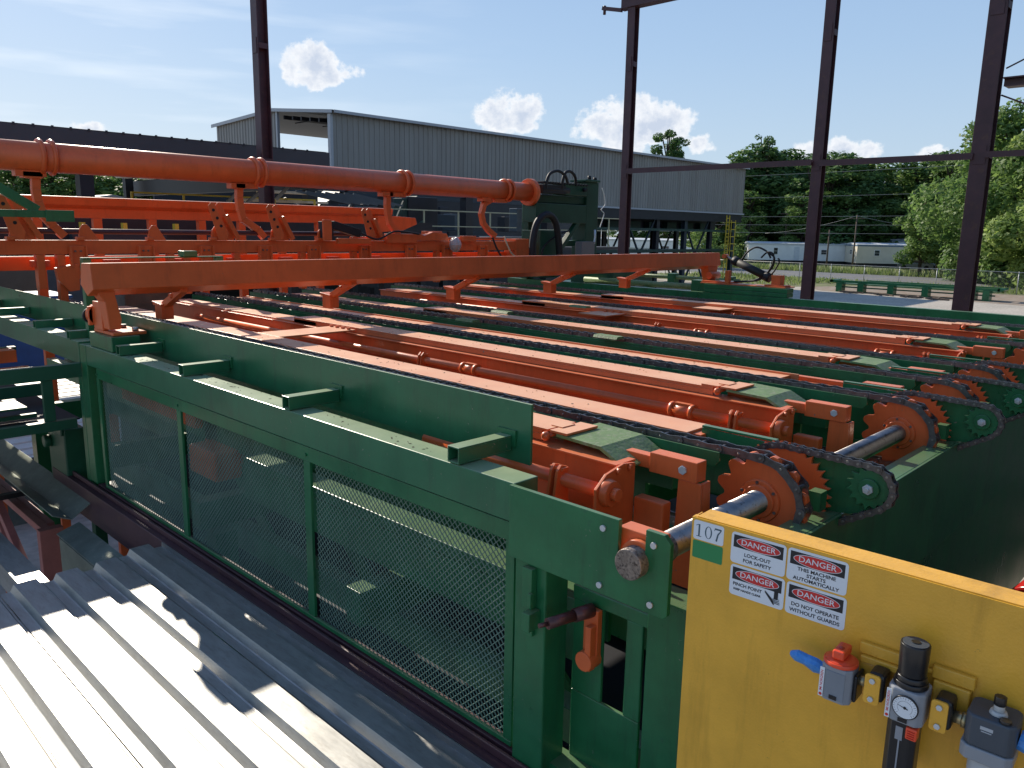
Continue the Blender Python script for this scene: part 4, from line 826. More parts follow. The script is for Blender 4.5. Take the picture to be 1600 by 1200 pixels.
danger(.2535, .0115, [('THIS MACHINE', .0120, .0695, .0470, 1.1), ('STARTS', .0120, .0695, .0590, 1.08), ('AUTOMATICALLY', .0120, .0695, .0710, 1.1)], 'white this-machine-starts-automatically danger sticker')
danger(.1135, .0955, [('PINCH POINT', .0115, .0465, .0500, 1.05), ('KEEP HANDS CLEAR', .0072, .0465, .0630, 1.08)], 'white pinch point danger sticker with hand pictogram', pict=True)
danger(.2570, .0955, [('DO NOT OPERATE', .0128, .0695, .053, 1.02), ('WITHOUT GUARDS', .0128, .0695, .068, 1.02)], 'white do-not-operate-without-guards danger sticker')
t = PB(); t.poly(rrect(.006, .089, .0085, .0595, .006), .0002, .0008); n_ = t.build('number_sticker', WHITE, yp)
# serif numerals drawn as outlines
def quadstrip(t, pts, w_, p):
    for i in range(len(pts)-1):
        (a, b), (c, d) = pts[i], pts[i+1]; wa, wb = (w_[i], w_[i+1]) if isinstance(w_, list) else (w_, w_)
        L_ = hypot(c-a, d-b); nx, ny = -(d-b)/L_, (c-a)/L_
        t.poly([(a-nx*wa/2, b-ny*wa/2), (c-nx*wb/2, d-ny*wb/2), (c+nx*wb/2, d+ny*wb/2), (a+nx*wa/2, b+ny*wa/2)], p, p+.0001)
t = PB(); p_ = .0009
quadstrip(t, [(.0215, .018), (.0215, .0495)], .0045, p_); quadstrip(t, [(.013, .0225), (.020, .0185)], .0016, p_+.0002); quadstrip(t, [(.0145, .0502), (.0285, .0502)], .0015, p_+.0002)
N0 = 28
for k in range(N0):
    a, b = 2*pi*k/N0, 2*pi*(k+1)/N0
    f = lambda th, o: (.0475+(.0098 if o else .0062)*sin(th), .0345-(.0165 if o else .0152)*cos(th))
    t.poly([f(a, 1), f(b, 1), f(b, 0), f(a, 0)], p_, p_+.0001)
quadstrip(t, [(.0645, .0195), (.0825, .0195)], .0042, p_); quadstrip(t, [(.0650, .0185), (.0640, .0250)], .0014, p_+.0002); quadstrip(t, [(.0820, .0200), (.0735, .0330), (.0700, .0510)], [.0022, .0036, .0042], p_+.0004)
t.build('number_107', INKB, n_)
t = PB(); t.poly(rrect(.006, .089, .0625, .1095, .004), .0002, .0007); g2 = t.build('green_sticker', SGREEN, yp)

# ---- air preparation units
def hexbolt(mb, u, v, p, r=.0065, h=.005): mb.poly([(u+r*cos(k*pi/3), v+r*sin(k*pi/3)) for k in range(6)], p, p+h)
brk = thing('mounting_bracket', 'yellow painted stepped bracket behind the air units', 'bracket', tuple(PP(.5, .22)))
t = PB(); t.bx(.437, .56, .178, .205, .0005, .014); t.bx(.442, .55, .2055, .222, .0005, .022); t.bx(.585, .665, .176, .205, .0005, .014); t.bx(.590, .66, .2055, .26, .0005, .020); t.bx(.5, .60, .19, .20, .0005, .010); t.bx(.442, .49, .222, .28, .0005, .018)
t.build('bracket_plates', YELLOW, brk, bevel=.003)
# shut-off valve
vx = thing('air_shutoff_valve', 'grey square air valve with a red rotary knob, left of the gauge', 'valve', tuple(PP(.41, .3)))
t = PB(); c = .413
t.cur = 0
v0_, v1_ = .222, .305
oc = [(-.033, -.012), (-.024, -.030), (.024, -.030), (.033, -.012), (.033, .030), (-.033, .030)]
def octo(u, v0, v1, a, b, q):     # vertical prism: footprint octagon, u centre, p centre
    def fp(v): return [PP(u+x, v, q+y) for x, y in ((-a, -b+.01), (-a+.01, -b), (a-.01, -b), (a, -b+.01), (a, b-.012), (a-.012, b), (-a+.012, b), (-a, b-.012))]
    return fp(v0), fp(v1)
def addocto(t, u, v0, v1, a, b, q):
    f0, f1 = octo(u, v0, v1, a, b, q); n = 8
    return t.add(f0+f1, [tuple(range(n)), tuple(range(2*n-1, n-1, -1))]+[(i, n+i, n+(i+1) % n, (i+1) % n) for i in range(n)])
t = PB(); addocto(t, c, .222, .305, .033, .032, .055); t.build('body', GREY, vx, bevel=.003)
t = PB(); t.bx(c-.0325, c-.024, .226, .300, .0725, .0815); 
t = PB(); t.bx(c-.020, c+.022, .232, .298, .0871, .0886); t.build('front_plate', mat('slate_plate', (0.20, 0.225, 0.26), 0.4), vx, bevel=.001)
t = PB(); t.bx(c-.008, c+.008, .288, .297, .0886, .0905); t.build('slot', BLACK, vx)
t = PB(); t.bx(c+.0335, c+.042, .235, .298, .02, .07); t.build('side_port', BLACK, vx, bevel=.004)
t = PB(); t.cy((c, .2215, .055), (c, .212, .055), .037, 32, .036); t.cy((c, .2118, .055), (c, .206, .055), .034, 32, .022); kb = t.build('knob', RED, vx, bevel=.002)
t = PB(); t.bx(c-.013, c+.013, .185, .2055, .028, .082); t.build('knob_grip', RED, kb, bevel=.004)
t = PB(); t.cy((c, .1849, .06), (c, .1838, .06), .006, 14); t.build('knob_eye', REDD, kb)
t = PB(); t.bx(c-.0325, c-.0225, .230, .300, .0868, .0876); sl_ = t.build('side_label', WHITE, vx)
text('IMI NORGREN', .0078, c-.0275, .262, .0878, SRED, sl_, turn=True, thick=.0001)
t = PB(); t.cy((c-.0275, .2945, .0877), (c-.0275, .2945, .0879), .0035, 14); t.build('round_logo', SRED, sl_)
# blue taped hose stubs
t = MB(); pth = [PP(c-.037, .255, .05), PP(c-.055, .253, .05), PP(c-.078, .247, .052), PP(c-.098, .243, .054), PP(c-.112, .243, .055)]
t.tube(pth, [.013, .0165, .0135, .013, .008], 9)
for i, v in enumerate(t.v): t.v[i] = (v[0]+random.uniform(-.0018, .0018), v[1]+random.uniform(-.0018, .0018), v[2]+random.uniform(-.0018, .0018))
t.sm = [False]*len(t.sm); tag(t.build('taped_fitting', BLUE), 'crumpled blue tape wrapped round the fitting left of the red knob valve', 'fitting')
# couplings
def coupling(u, v, lb):
    k = thing('yoke_clamp', lb, 'clamp', tuple(PP(u, v+.03)), 'yellow yoke clamps between the air units')
    t = PB(); t.poly(rrect(u-.016, u+.016, v-.034, v+.034, .007), .070, .076); t.build('clamp_plate', YELLOW, k, bevel=.001)
    t = PB(); t.bx(u-.012, u+.022, v-.036, v+.030, .02, .069); t.build('clamp_body', BLACK, k, bevel=.008)
    for dv in (-.021, .021):
        t = PB(); hexbolt(t, u, v+dv, .0762); t.build('bolt', BOLT, k, bevel=.001)
coupling(.487, .248, 'left yellow clamp plate with two hex bolts, between valve and gauge unit')
coupling(.618, .252, 'right yellow clamp plate with two hex bolts, between gauge unit and lubricator')
t = PB(); t.cy((.448, .252, .045), (.472, .252, .045), .012, 12); tag(t.build('pipe_nipple', BRASS), 'short brass nipple between red knob valve and left clamp', 'fitting')
t = PB(); t.cy((.640, .255, .045), (.668, .255, .045), .013, 12); t.cy((.655, .255, .045), (.666, .255, .045), .017, 6); tag(t.build('pipe_nipple', BRASS), 'short brass nipple between right clamp and lubricator', 'fitting')
# filter regulator with gauge
rg = thing('filter_regulator', 'grey filter regulator with pressure gauge and tall black adjusting knob', 'regulator', tuple(PP(.56, .4)))
c = .557
t = PB(); addocto(t, c, .212, .288, .036, .036, .058); t.build('body', GREY, rg, bevel=.004)
t = PB(); t.cy((c, .2115, .058), (c, .200, .058), .034, 28, .033); t.cy((c, .1998, .058), (c, .188, .058), .031, 28, .029); t.build('collar', BLACK, rg, bevel=.002)
t = PB(); t.cy((c, .1875, .058), (c, .118, .058), .0275, 32, .029); kb = t.build('adjusting_knob', BLACK, rg, bevel=.002)
t = PB(); t.cy((c, .1178, .058), (c, .1165, .058), .025, 32); t.build('knob_top', DGREY, kb); 
t = PB(); t.cy((c, .1163, .058), (c, .1150, .058), .009, 16); t.build('knob_screw', BLACK, kb)
gc = (c+.003, .247)
t = PB(); t.cy((*gc, .0945), (*gc, .0985), .026, 32); ga = t.build('gauge', BLACK, rg, bevel=.001)
t = PB(); t.cy((*gc, .0986), (*gc, .0990), .0235, 32); t.build('dial', WHITE, ga)
t = PB()
for k in range(21):
    a = radians(225-k*13.5); r1_, r2_ = (.0195, .0225) if k % 5 else (.0175, .0225)
    quadstrip(t, [(gc[0]+r1_*cos(a), gc[1]-r1_*sin(a)), (gc[0]+r2_*cos(a), gc[1]-r2_*sin(a))], .0005, .0992)
for k in range(16): a, b = radians(225-k*16.8), radians(225-(k+1)*16.8); quadstrip(t, [(gc[0]+.0145*cos(a), gc[1]-.0145*sin(a)), (gc[0]+.0145*cos(b), gc[1]-.0145*sin(b))], .0004, .0992)
quadstrip(t, [(gc[0]-.014, gc[1]-.003), (gc[0]+.006, gc[1]+.002)], [.0006, .0024], .0996); t.cy((*gc, .0992), (*gc, .1002), .003, 12)
t.build('dial_marks', INK, ga)
t = PB(); t.bx(c-.009, c+.009, .275, .283, .0945, .096); t.build('slot', BLACK, rg)
t = PB(); t.bx(c-.0355, c-.0262, .218, .284, .0935, .0943); sl_ = t.build('side_label', WHITE, rg)
text('IMI NORGREN', .0074, c-.0308, .247, .0945, SRED, sl_, turn=True, thick=.0001)
t = PB(); t.cy((c-.0308, .2785, .0944), (c-.0308, .2785, .0946), .0033, 14); t.build('round_logo', SRED, sl_)
t = PB(); addocto(t, c-.003, .2885, .42, .030, .030, .056); t.build('bowl_guard', BLACK, rg, bevel=.003)
t = PB(); t.bx(c-.012, c+.002, .300, .330, .0862, .0872); t.bx(c-.005, c-.002, .330, .42, .0862, .0875); t.build('sight_window', GREY, rg)
t = PB(); t.bx(c+.008, c+.030, .291, .318, .070, .094); rb_ = t.build('release_button', RED, rg, bevel=.003)
t = PB()
for k in range(4): t.bx(c+.012, c+.026, .297+k*.005, .2985+k*.005, .0941, .0950)
t.build('grip_ridges', REDD, rb_)
# lubricator
lu = thing('air_lubricator', 'dark grey lubricator with clear sight dome at the lower right corner', 'lubricator', tuple(PP(.72, .4)))
c = .711
t = PB(); addocto(t, c, .208, .275, .044, .042, .055); t.build('head', DGREY, lu, bevel=.005)
t = PB(); addocto(t, c-.002, .2752, .305, .046, .043, .055); t.build('lower_head', GREY, lu, bevel=.003)
t = PB(); t.cy((c-.002, .3052, .055), (c-.002, .45, .055), .034, 32, .032); t.build('bowl', LGREY, lu, bevel=.002)
t = PB(); t.cy((c+.006, .2078, .060), (c+.006, .200, .060), .017, 20, .014); t.cy((c+.006, .1998, .060), (c+.006, .188, .060), .010, 16); t.build('sight_dome', mat('clear_dome', (0.5, 0.5, 0.48), 0.1, spec=0.8), lu, bevel=.001)
t = PB(); t.cy((c+.006, .1878, .060), (c+.006, .170, .060), .0115, 10); t.build('dome_cap', BLACK, lu, bevel=.001)
t = PB(); t.cy((c+.022, .2078, .085), (c+.022, .202, .085), .011, 16); t.build('filler_plug', BLACK, lu, bevel=.001)
t = PB(); t.bx(c-.016, c+.006, .225, .232, .0972, .0978); t.bx(c-.014, c+.004, .2345, .2365, .0972, .0978); t.build('plate_lines', LGREY, lu)
t = MB(); t.tube([PP(c+.045, .250, .05), PP(c+.06, .252, .05), PP(c+.09, .256, .05), PP(c+.14, .262, .05)], [.020, .022, .020, .015], 10); t.sm = [False]*len(t.sm)
tag(t.build('taped_fitting', BLUE), 'blue taped fitting leaving the right side of the lubricator', 'fitting')
# red machine corner at the far right edge
mo = thing('red_motor', 'red motor housing with green rim at the right photo edge', 'motor', (3.5, .5, 3.1))
MB().cyl((3.28, .46, 3.13), (3.9, .30, 3.27), .12, 28).build('housing', REDD, mo, bevel=.01)
t = MB(); t.cyl((3.20, .475, 3.10), (3.28, .46, 3.125), .07, 28, .09); t.build('rim', GREEN, mo, bevel=.01)
t = MB(); t.box(3.45, 3.8, .2, .5, 2.001, 3.02); t.build('pedestal', DARKST, mo)

# ============================================================ FOREGROUND LOWER LEFT
# galvanized deck sheets (ridges along y)
def deck(x_right, n, y0, y1, z, lb):
    P_ = .206; pr = []
    for k in range(n):
        x = x_right-k*P_
        pr += [(x, z-.036), (x-.006, z-.030), (x-.014, z-.030), (x-.020, z-.036), (x-.032, z), (x-.140, z), (x-.158, z-.034), (x-.164, z-.036)]
    pr.append((x_right-n*P_, z-.036))
    if n == 1: pr = [(x_right+.052, z-.012), (x_right+.046, z-.012), (x_right+.044, z-.038)]+pr
    ys = [y0, y1]; th = .0015; m = MB(); N_ = len(pr); vs = []
    for y in ys:
        for (a, b) in pr: vs.append((a, y, b))
    for y in ys:
        for (a, b) in pr: vs.append((a, y, b-th))
    fs = []
    for i in range(N_-1):
        fs.append((i, i+1, N_+i+1, N_+i)); fs.append((2*N_+i, 3*N_+i, 3*N_+i+1, 2*N_+i+1)); fs.append((i, 2*N_+i, 2*N_+i+1, i+1)); fs.append((N_+i, N_+i+1, 3*N_+i+1, 3*N_+i))
    m.add(vs, fs); o = m.build('deck_sheet', GALV, bevel=0); 
    b = o.modifiers.new('bevel', 'BEVEL'); b.width = .0025; b.segments = 2; b.limit_method = 'ANGLE'; b.angle_limit = radians(25)
    return tag(o, lb, 'metal sheet', 'corrugated galvanized sheets')
deck(1.735, 1, -1.2, 4.665, 2.602, 'shaded corrugated sheet edge strip, right beside the dark base rail')
deck(1.527, 3, -1.2, 4.60, 2.600, 'sunlit corrugated galvanized sheet with the rust spot, second from the guard')
deck(.907, 3, -1.2, 4.56, 2.598, 'brightly glaring corrugated sheet at the lower left corner')
deck(.287, 3, -1.2, 4.52, 2.596, 'corrugated sheet farthest left, mostly outside the photo')
t = MB(); t.sphere((1.03, 2.47, 2.566), .008, 10, 6); tag(t.build('screw_head', mat('rusty_screw', (0.22, 0.13, 0.08), 0.5, metal=0.5)), 'rusty screw head in a valley of the corrugated sheet', 'screw')
t = MB()
for x in (-.3, .6, 1.4): t.box(x-.05, x+.05, -1.2, 4.5, 2.38, 2.535)
for x in (-.3, .6, 1.4):
    for y in (-.9, 4.2): t.box(x-.05, x+.05, y-.05, y+.05, 0, 2.38)
tag(t.build('deck_support', DARKST), 'dark steel joists and posts under the corrugated sheets', 'support frame')
# dark kerb beam beside the guard
br_ = thing('base_beam', 'long dark maroon beam between the mesh guard and the corrugated sheets', 'beam', (1.8, 3, 2.5))
t = MB(); t.box(1.795, 1.852, 1.0, 6.8, 2.35, 2.585); t.box(1.836, 1.852, 1.0, 6.8, 2.586, 2.62); t.build('beam', MAROON, br_, bevel=.004)
# olive angle members
oa = thing('angle_member', 'long weathered olive-grey V shaped steel angle at the left', 'steel member', (1.65, 7, 2.45))
t = MB(); t.prism([(1.815, 2.50), (1.665, 2.40), (1.545, 2.455), (1.547, 2.463), (1.665, 2.409), (1.812, 2.508)], 'y', 5.97, 10.5)
t.build('angle', GALVO, oa, bevel=.001)
B(1.60, 1.72, 6.0, 10.4, 0.0, .05).build('sleeper', GALVO, oa)
t = MB(); t.prism([(1.55, 2.34), (1.70, 2.39), (1.70, 2.382), (1.55, 2.332)], 'y', 4.66, 5.93); t.box(1.545, 1.552, 4.67, 5.86, 1.9, 2.33)
tag(t.build('shaded_channel', GALVO), 'shaded flat channel running under the deck end beside the olive angle', 'steel member')
gc_ = MB(); gc_.box(1.06, 1.19, 4.73, 8.5, 2.485, 2.49); gc_.prism([(1.05, 2.36), (1.06, 2.489), (1.054, 2.489), (1.044, 2.36)], 'y', 4.73, 8.5); gc_.box(1.186, 1.19, 4.73, 8.5, 2.44, 2.484)
tag(gc_.build('galvanized_channel', GALV), 'bright galvanized channel ending above the left corrugated sheets', 'steel member')
gc_ = MB(); gc_.box(.8, 1.55, 4.62, 4.70, 2.38, 2.46); tag(gc_.build('cross_angle', DARKST), 'dark short cross angle at the end of the galvanized channel', 'steel member')
# pink truss
tp = thing('truss_frame', 'faded red steel truss frame standing at the left below the olive angle', 'truss', (1.6, 7, 1.8))
t = MB(); t.box(1.60, 1.66, 6.52, 10, 2.14, 2.20); t.box(1.665, 1.72, 6.6, 10, 2.15, 2.195); t.build('top_chord', PINK, tp, bevel=.004)
t = MB(); t.box(1.57, 1.735, 6.44, 6.52, 1.55, 2.20); t.build('end_plate', PINK, tp, bevel=.004)
t = MB(); t.obox((1.64, 8.2, 2.15), (1.64, 6.65, 1.3), .06, .08); t.obox((1.64, 8.2, 2.15), (1.64, 7.5, 1.3), .05, .08); t.build('diagonal', PINK, tp, bevel=.004)
t = MB(); t.box(1.60, 1.70, 6.4, 10, 1.22, 1.30); t.box(1.6, 1.7, 6.5, 6.6, 0, 1.22); t.box(1.6, 1.7, 9.5, 9.6, 0, 1.22); t.build('bottom_chord', PINK, tp)
t = MB(); t.box(.9, 1.72, 7.35, 7.42, 2.22, 2.26); tag(t.build('cross_bar', DARKST), 'dark flat bar lying across the faded red truss', 'bar')
# light tan plinth and louvre roof of low shed, seen under the left frame
lr = thing('shed_roof', 'low sunlit white ribbed shed roof seen under the left green frame', 'roof', (4.5, 15, 0))
t = MB()
for i in range(16): t.box(1.8, 7.5, 13.0+i*.42, 13.3+i*.42, .93, .98)
t.box(1.8, 7.5, 12.9, 19.7, .88, .925); t.build('ribbed_sheet', mat('white_roof_sheet', (0.75, 0.73, 0.68), 0.5), lr)
B(2.0, 7.3, 13.1, 19.5, 0, .87).build('shed_wall', CONCB, lr)

# ============================================================ OPEN STEEL COLUMNS on the right
def wcol(x, y, z1, lb, s=.15, bracket=True):
    t0 = thing('steel_column', lb, 'column', (x, y, 0), 'maroon steel columns of an open frame')
    t = MB(); t.box(x-s, x-s+.02, y-s, y+s, 0, z1); t.box(x+s-.02, x+s, y-s, y+s, 0, z1); t.box(x-s+.021, x+s-.021, y-.008, y+.008, 0, z1)
    t.build('shaft', MAROON, t0, bevel=.003); B(x-s-.08, x+s+.08, y-s-.08, y+s+.08, .0, .03).build('base_plate', MAROON, t0)
    for zc in (5.75, 7.9):
        t = MB(); t.box(x-s-.012, x-s-.001, y-s*.7, y+s*.7, zc-.14, zc+.14); t.build('splice_plate', MAROON, t0)
        t = MB(); t.box(x-s+.02, x+s-.02, y-s-.004, y-s+.004, zc-.05, zc+.05); t.build('clip', MAROON, t0)
    return t0
c1 = wcol(8.2, 14.83, 11, 'maroon steel column at the left, rising behind the orange pipe', s=.115)
c2 = wcol(14.1, 10.3, 9.0, 'maroon steel column with a beam on its top, behind the arm', s=.088)
c3 = wcol(14.1, 6.14, 10.5, 'middle maroon steel column of the right row', s=.092)
c4 = wcol(14.1, 3.58, 10.5, 'thick dark maroon steel column nearest the right edge', s=.125)
gr = thing('girt', 'long thin maroon girt running level between the right columns', 'steel girt', (14, 6, 5.75))
t = MB(); t.box(13.92, 13.94, 6.20, 10.18, 5.70, 5.80); t.box(13.94, 14.02, 6.20, 10.18, 5.74, 5.755); t.build('girt_span', MAROON, gr)
t = MB(); t.box(13.92, 13.94, 3.66, 6.05, 5.68, 5.78); t.box(13.94, 14.02, 3.71, 6.05, 5.72, 5.735); t.build('girt_span', MAROON, gr)
t = MB(); t.box(13.92, 13.94, -1, 3.50, 5.70, 5.79); t.box(13.94, 14.02, -1, 3.45, 5.74, 5.755); t.build('girt_span', MAROON, gr)
tb = thing('roof_beam', 'maroon roof beam resting on the second column at the top edge', 'steel beam', (14, 9.8, 9.1))
t = MB(); t.box(13.98, 14.22, 6.5, 10.62, 9.005, 9.02); t.box(14.09, 14.11, 6.5, 10.62, 9.021, 9.3); t.box(13.98, 14.22, 6.5, 10.62, 9.301, 9.32); t.build('beam', MAROON, tb)
t = MB(); t.obox((13.9, 10.45, 8.94), (13.9, 10.95, 9.06), .06, .07); t.cyl((13.9, 10.9, 8.93), (13.9, 10.9, 9.1), .03, 8); t.build('tie_bracket', MAROON, tb)
sb = thing('side_beam', 'short maroon beam leaving the nearest column toward the right edge', 'steel beam', (14, 2.5, 6.78))
t = MB(); t.box(13.98, 14.2, .5, 3.40, 6.84, 6.86); t.box(14.08, 14.10, .5, 3.40, 6.74, 6.839); t.box(13.98, 14.2, .5, 3.36, 6.72, 6.739); t.build('beam', MAROON, sb)
hose('brace_rod', 'thin dark brace rod rising from the nearest column', [(14.1, 3.4, 7.0), (14.1, 2.0, 7.65)], .012, m=MAROON, cat='rod')
hose('brace_rod', 'thin dark brace rod falling from the nearest column', [(14.1, 3.42, 6.62), (14.1, 2.0, 5.95)], .012, m=MAROON, cat='rod')

# ============================================================ GREY ELEVATED BUILDING
gb = thing('elevated_building', 'long grey corrugated building raised on dark steel legs behind the machine', 'building', (44, 40, 0))
def siding(mb, p0, p1, z0a, z0b, z1a, z1b, rib=.33, nrm=(0, -1)):
    p0, p1 = Vector(p0), Vector(p1); L_ = (p1-p0).length; d = (p1-p0)/L_; n = int(L_/rib); nn = Vector(nrm); prev = None; vs = []
    st_ = []
    for i in range(n+1):
        s_ = i*rib
        for ds_, o in ((0, 0), (.22, 0), (.245, .045), (.305, .045)):
            if s_+ds_ <= L_: st_.append((s_+ds_, o))
    st_.append((L_, 0)); fs = []
    for s_, o in st_:
        f = s_/L_; q = p0+d*s_+nn*o; vs += [(q.x, q.y, z0a+(z0b-z0a)*f), (q.x, q.y, z1a+(z1b-z1a)*f)]
    for i in range(len(st_)-1): fs.append((2*i, 2*i+2, 2*i+3, 2*i+1))
    mb.add(vs, fs)
t = MB(); siding(t, (23.1, 35), (65.4, 35), 6.15, 6.2, 10.12, 10.12); t.build('siding', SIDING, gb)
B(23.1, 65.4, 35.05, 35.1, 6.2, 10.1).build('wall_backing', DARKST, gb)
t = MB(); siding(t, (23.05, 40.2), (23.05, 47.3), 6.2, 6.2, 10.55, 10.30, nrm=(-1, 0)); t.box(23.06, 23.1, 40.2, 47.3, 6.2, 10.2); t.build('gable_siding', SIDING, gb)
t = MB(); siding(t, (65.45, 47.3), (65.45, 35), 6.2, 6.2, 10.3, 10.12, nrm=(1, 0)); t.build('gable_siding', SIDING, gb)
t = MB(); t.add([(22.9, 34.7, 10.16), (65.6, 34.7, 10.16), (65.6, 40.4, 10.72), (22.9, 40.4, 10.72), (22.9, 47.6, 10.40), (65.6, 47.6, 10.40)], [(0, 1, 2, 3), (3, 2, 5, 4)])
t.add([(22.9, 34.7, 10.10), (65.6, 34.7, 10.10), (65.6, 40.4, 10.66), (22.9, 40.4, 10.66), (22.9, 47.6, 10.34), (65.6, 47.6, 10.34)], [(3, 2, 1, 0), (4, 5, 2, 3)]); t.build('roof', TRIM, gb)
t = MB(); t.prism([(34.7, 10.0), (34.7, 10.16), (40.4, 10.72), (47.6, 10.40), (47.6, 10.22), (40.4, 10.55)], 'x', 22.85, 22.9)
t.box(22.95, 23.1, 34.95, 35.2, 6.2, 10.0); t.box(22.95, 23.1, 40.05, 40.2, 6.2, 10.5); t.build('gable_trim', TRIM, gb)
t = MB(); t.box(23.1, 65.3, 35.12, 47.2, 6.0, 6.14)
for k in range(6): yk = 35.6+k*.85; t.box(23.3, 60, yk, yk+.12, 9.75+.1*k-.1, 9.95+.1*k-.1)
t.box(24, 24.2, 35.8, 36.1, 6.2, 9.8); t.build('inner_frame', DARKST, gb)
t = MB()
for k in range(24): t.box(24+k*1.75, 24.05+k*1.75, 36, 40, 10.0, 10.05)
t.box(23.2, 65.2, 34.95, 35.12, 5.45, 6.14); t.box(23.2, 65.2, 37.5, 37.7, 4.8, 5.99); t.box(23.2, 63, 41.5, 41.7, 4.9, 5.99); t.build('floor_girder', DARKST, gb)
for i in range(1, 42): pass
legs = [26, 31, 36, 41, 44.5, 48.5, 52.5, 56.5, 60.5, 64.3]
for i, x in enumerate(legs):
    for y in (35.3, 41.0, 46.5):
        t = MB(); t.box(x-.2, x+.2, y-.17, y-.14, 0, 5.74); t.box(x-.2, x+.2, y+.14, y+.17, 0, 5.74); t.box(x-.015, x+.015, y-.14, y+.14, 0, 5.74)
        t.build('leg', BLUEST if i % 2 else DARKST, gb)
for i in range(3, len(legs)-1):
    a, b = legs[i], legs[i+1]; t = MB(); y = 35.3 if i % 2 else 41.0
    t.obox((a+.2, y, .3), (b-.2, y, 5.6), .12, .12); t.build('cross_brace', BLUEST, gb); t = MB(); t.obox((a+.2, y+.2, 5.6), (b-.2, y+.2, .3), .12, .12); t.build('cross_brace', BLUEST, gb)
t = MB()
for z in (3.0, 4.6): t.box(40, 64.2, 35.0, 35.06, z, z+.18)
t.box(40, 64, 36, 46, 2.9, 3.0); 
for k in range(9): t.box(41+k*2.6, 42.4+k*2.6, 37, 38.5, 4.7, 5.3)
t.build('mezzanine', DGREENST, gb)
B(23.0, 65.5, 34.62, 34.70, 10.02, 10.16).build('gutter', TRIM, gb); B(23.0, 65.5, 34.88, 34.93, 6.12, 6.24).build('base_flashing', TRIM, gb)
ldr = thing('caged_ladder', 'yellow caged ladder at the right end under the grey building', 'ladder', (62, 34.6, 0)); t = MB()
for x in (62.0, 62.5): t.box(x, x+.07, 34.6, 34.67, 0, 6)
for k in range(18): t.box(62.07, 62.5, 34.61, 34.65, .3+k*.32, .35+k*.32)
for k in range(6): t.box(61.9, 62.65, 34.1, 34.14, 2.4+k*.6, 2.46+k*.6); t.box(61.9, 61.94, 34.1, 34.6, 2.4+k*.6, 2.46+k*.6)
for x in (61.9, 62.6): t.box(x, x+.05, 34.08, 34.12, 2.4, 5.6)
t.build('rails_and_rungs', YELLOWR, ldr)

# ============================================================ DARK MILL STRUCTURE behind the pipe
ms = thing('mill_structure', 'dark open mill structure under the grey building with columns and conveyors', 'mill building', (22, 26, 0))
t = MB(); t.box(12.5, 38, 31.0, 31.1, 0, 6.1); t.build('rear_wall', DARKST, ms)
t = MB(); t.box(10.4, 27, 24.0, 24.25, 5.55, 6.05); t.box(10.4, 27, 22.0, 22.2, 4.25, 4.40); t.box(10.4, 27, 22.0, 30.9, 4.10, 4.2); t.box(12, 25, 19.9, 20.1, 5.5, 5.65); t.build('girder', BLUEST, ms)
for x in (12.4, 15.0, 18.4, 22.5): B(x-.16, x+.16, 19.85, 20.15, 0, 6.0).build('column', DARKST, ms)
t = MB()
for x in (13.5, 14.8, 17.2, 18.2, 20.5, 21.7, 24.4, 25.8, ): t.box(x, x+.25, 25, 25.25, 0, 4.09)
t.box(13, 27, 24.9, 25.0, 2.9, 3.05); t.box(13, 27, 24.6, 25.6, 3.3, 3.5); t.build('sorter_frame', BLUEST, ms)
for k in range(16): MB().cyl((13.2+k*.8, 24.3, 3.3), (13.2+k*.8, 24.3, 4.05), .06, 8).build('pipe', GREY, ms)
MB().obox((16.2, 23, 4.3), (18.6, 23, 5.5), .5, .3).build('inclined_chute', DGREENST, ms)
MB().obox((12.6, 22.5, 5.8), (14.8, 22.5, 4.3), .05, .05).build('handrail', GALV, ms)
t = MB(); t.obox((11.4, 20.5, 4.4), (14.0, 20.5, 5.75), 1.2, .05); t.box(11, 15, 21.4, 21.6, 5.2, 5.5); t.build('feed_chute', DARKST, ms)
rc = random.Random(5)
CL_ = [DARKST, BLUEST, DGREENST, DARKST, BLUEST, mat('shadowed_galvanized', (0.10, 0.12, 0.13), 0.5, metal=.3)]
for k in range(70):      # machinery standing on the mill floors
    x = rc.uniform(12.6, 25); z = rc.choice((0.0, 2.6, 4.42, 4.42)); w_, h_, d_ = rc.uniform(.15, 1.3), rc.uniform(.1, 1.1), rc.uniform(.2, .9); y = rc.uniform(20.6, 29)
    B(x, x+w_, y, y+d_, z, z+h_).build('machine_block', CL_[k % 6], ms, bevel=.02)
for k in range(14):
    x = rc.uniform(12, 24); MB().obox((x, 20.5, rc.uniform(2.6, 4.2)), (x+rc.uniform(-1.6, 1.6), 20.5, rc.uniform(4.3, 5.6)), .07, .07).build('slant_brace', CL_[(k+1) % 6], ms)
# catwalk rails (yellow)
def railing(x0, x1, y, z, lb, step=1.6, m=YELLOWR):
    r_ = thing('handrail', lb, 'railing', ((x0+x1)/2, y, z-1.1)); t = MB()
    t.box(x0, x1, y, y+.04, z-.035, z); t.box(x0, x1, y, y+.04, z-.50, z-.47); t.build('rails', m, r_)
    k = x0
    while k <= x1+.01: B(k, k+.04, y+.051, y+.09, z-1.1, z-.001).build('post', m, r_); k += step
    t = MB(); t.box(x0, x1, y+.1, y+1.1, z-1.2, z-1.101); t.build('walkway', DARKST, r_)
    return r_
railing(6.6, 11.0, 17.5, 5.15, 'yellow handrail of a catwalk beyond the orange trough', 1.1)
railing(14.2, 19.6, 18.8, 5.05, 'thin pale yellow handrail just left of the green tower', 1.4, PALEY)
railing(20.0, 26.0, 18.8, 5.0, 'thin pale yellow handrail seen through the green tower', 1.6, PALEY)
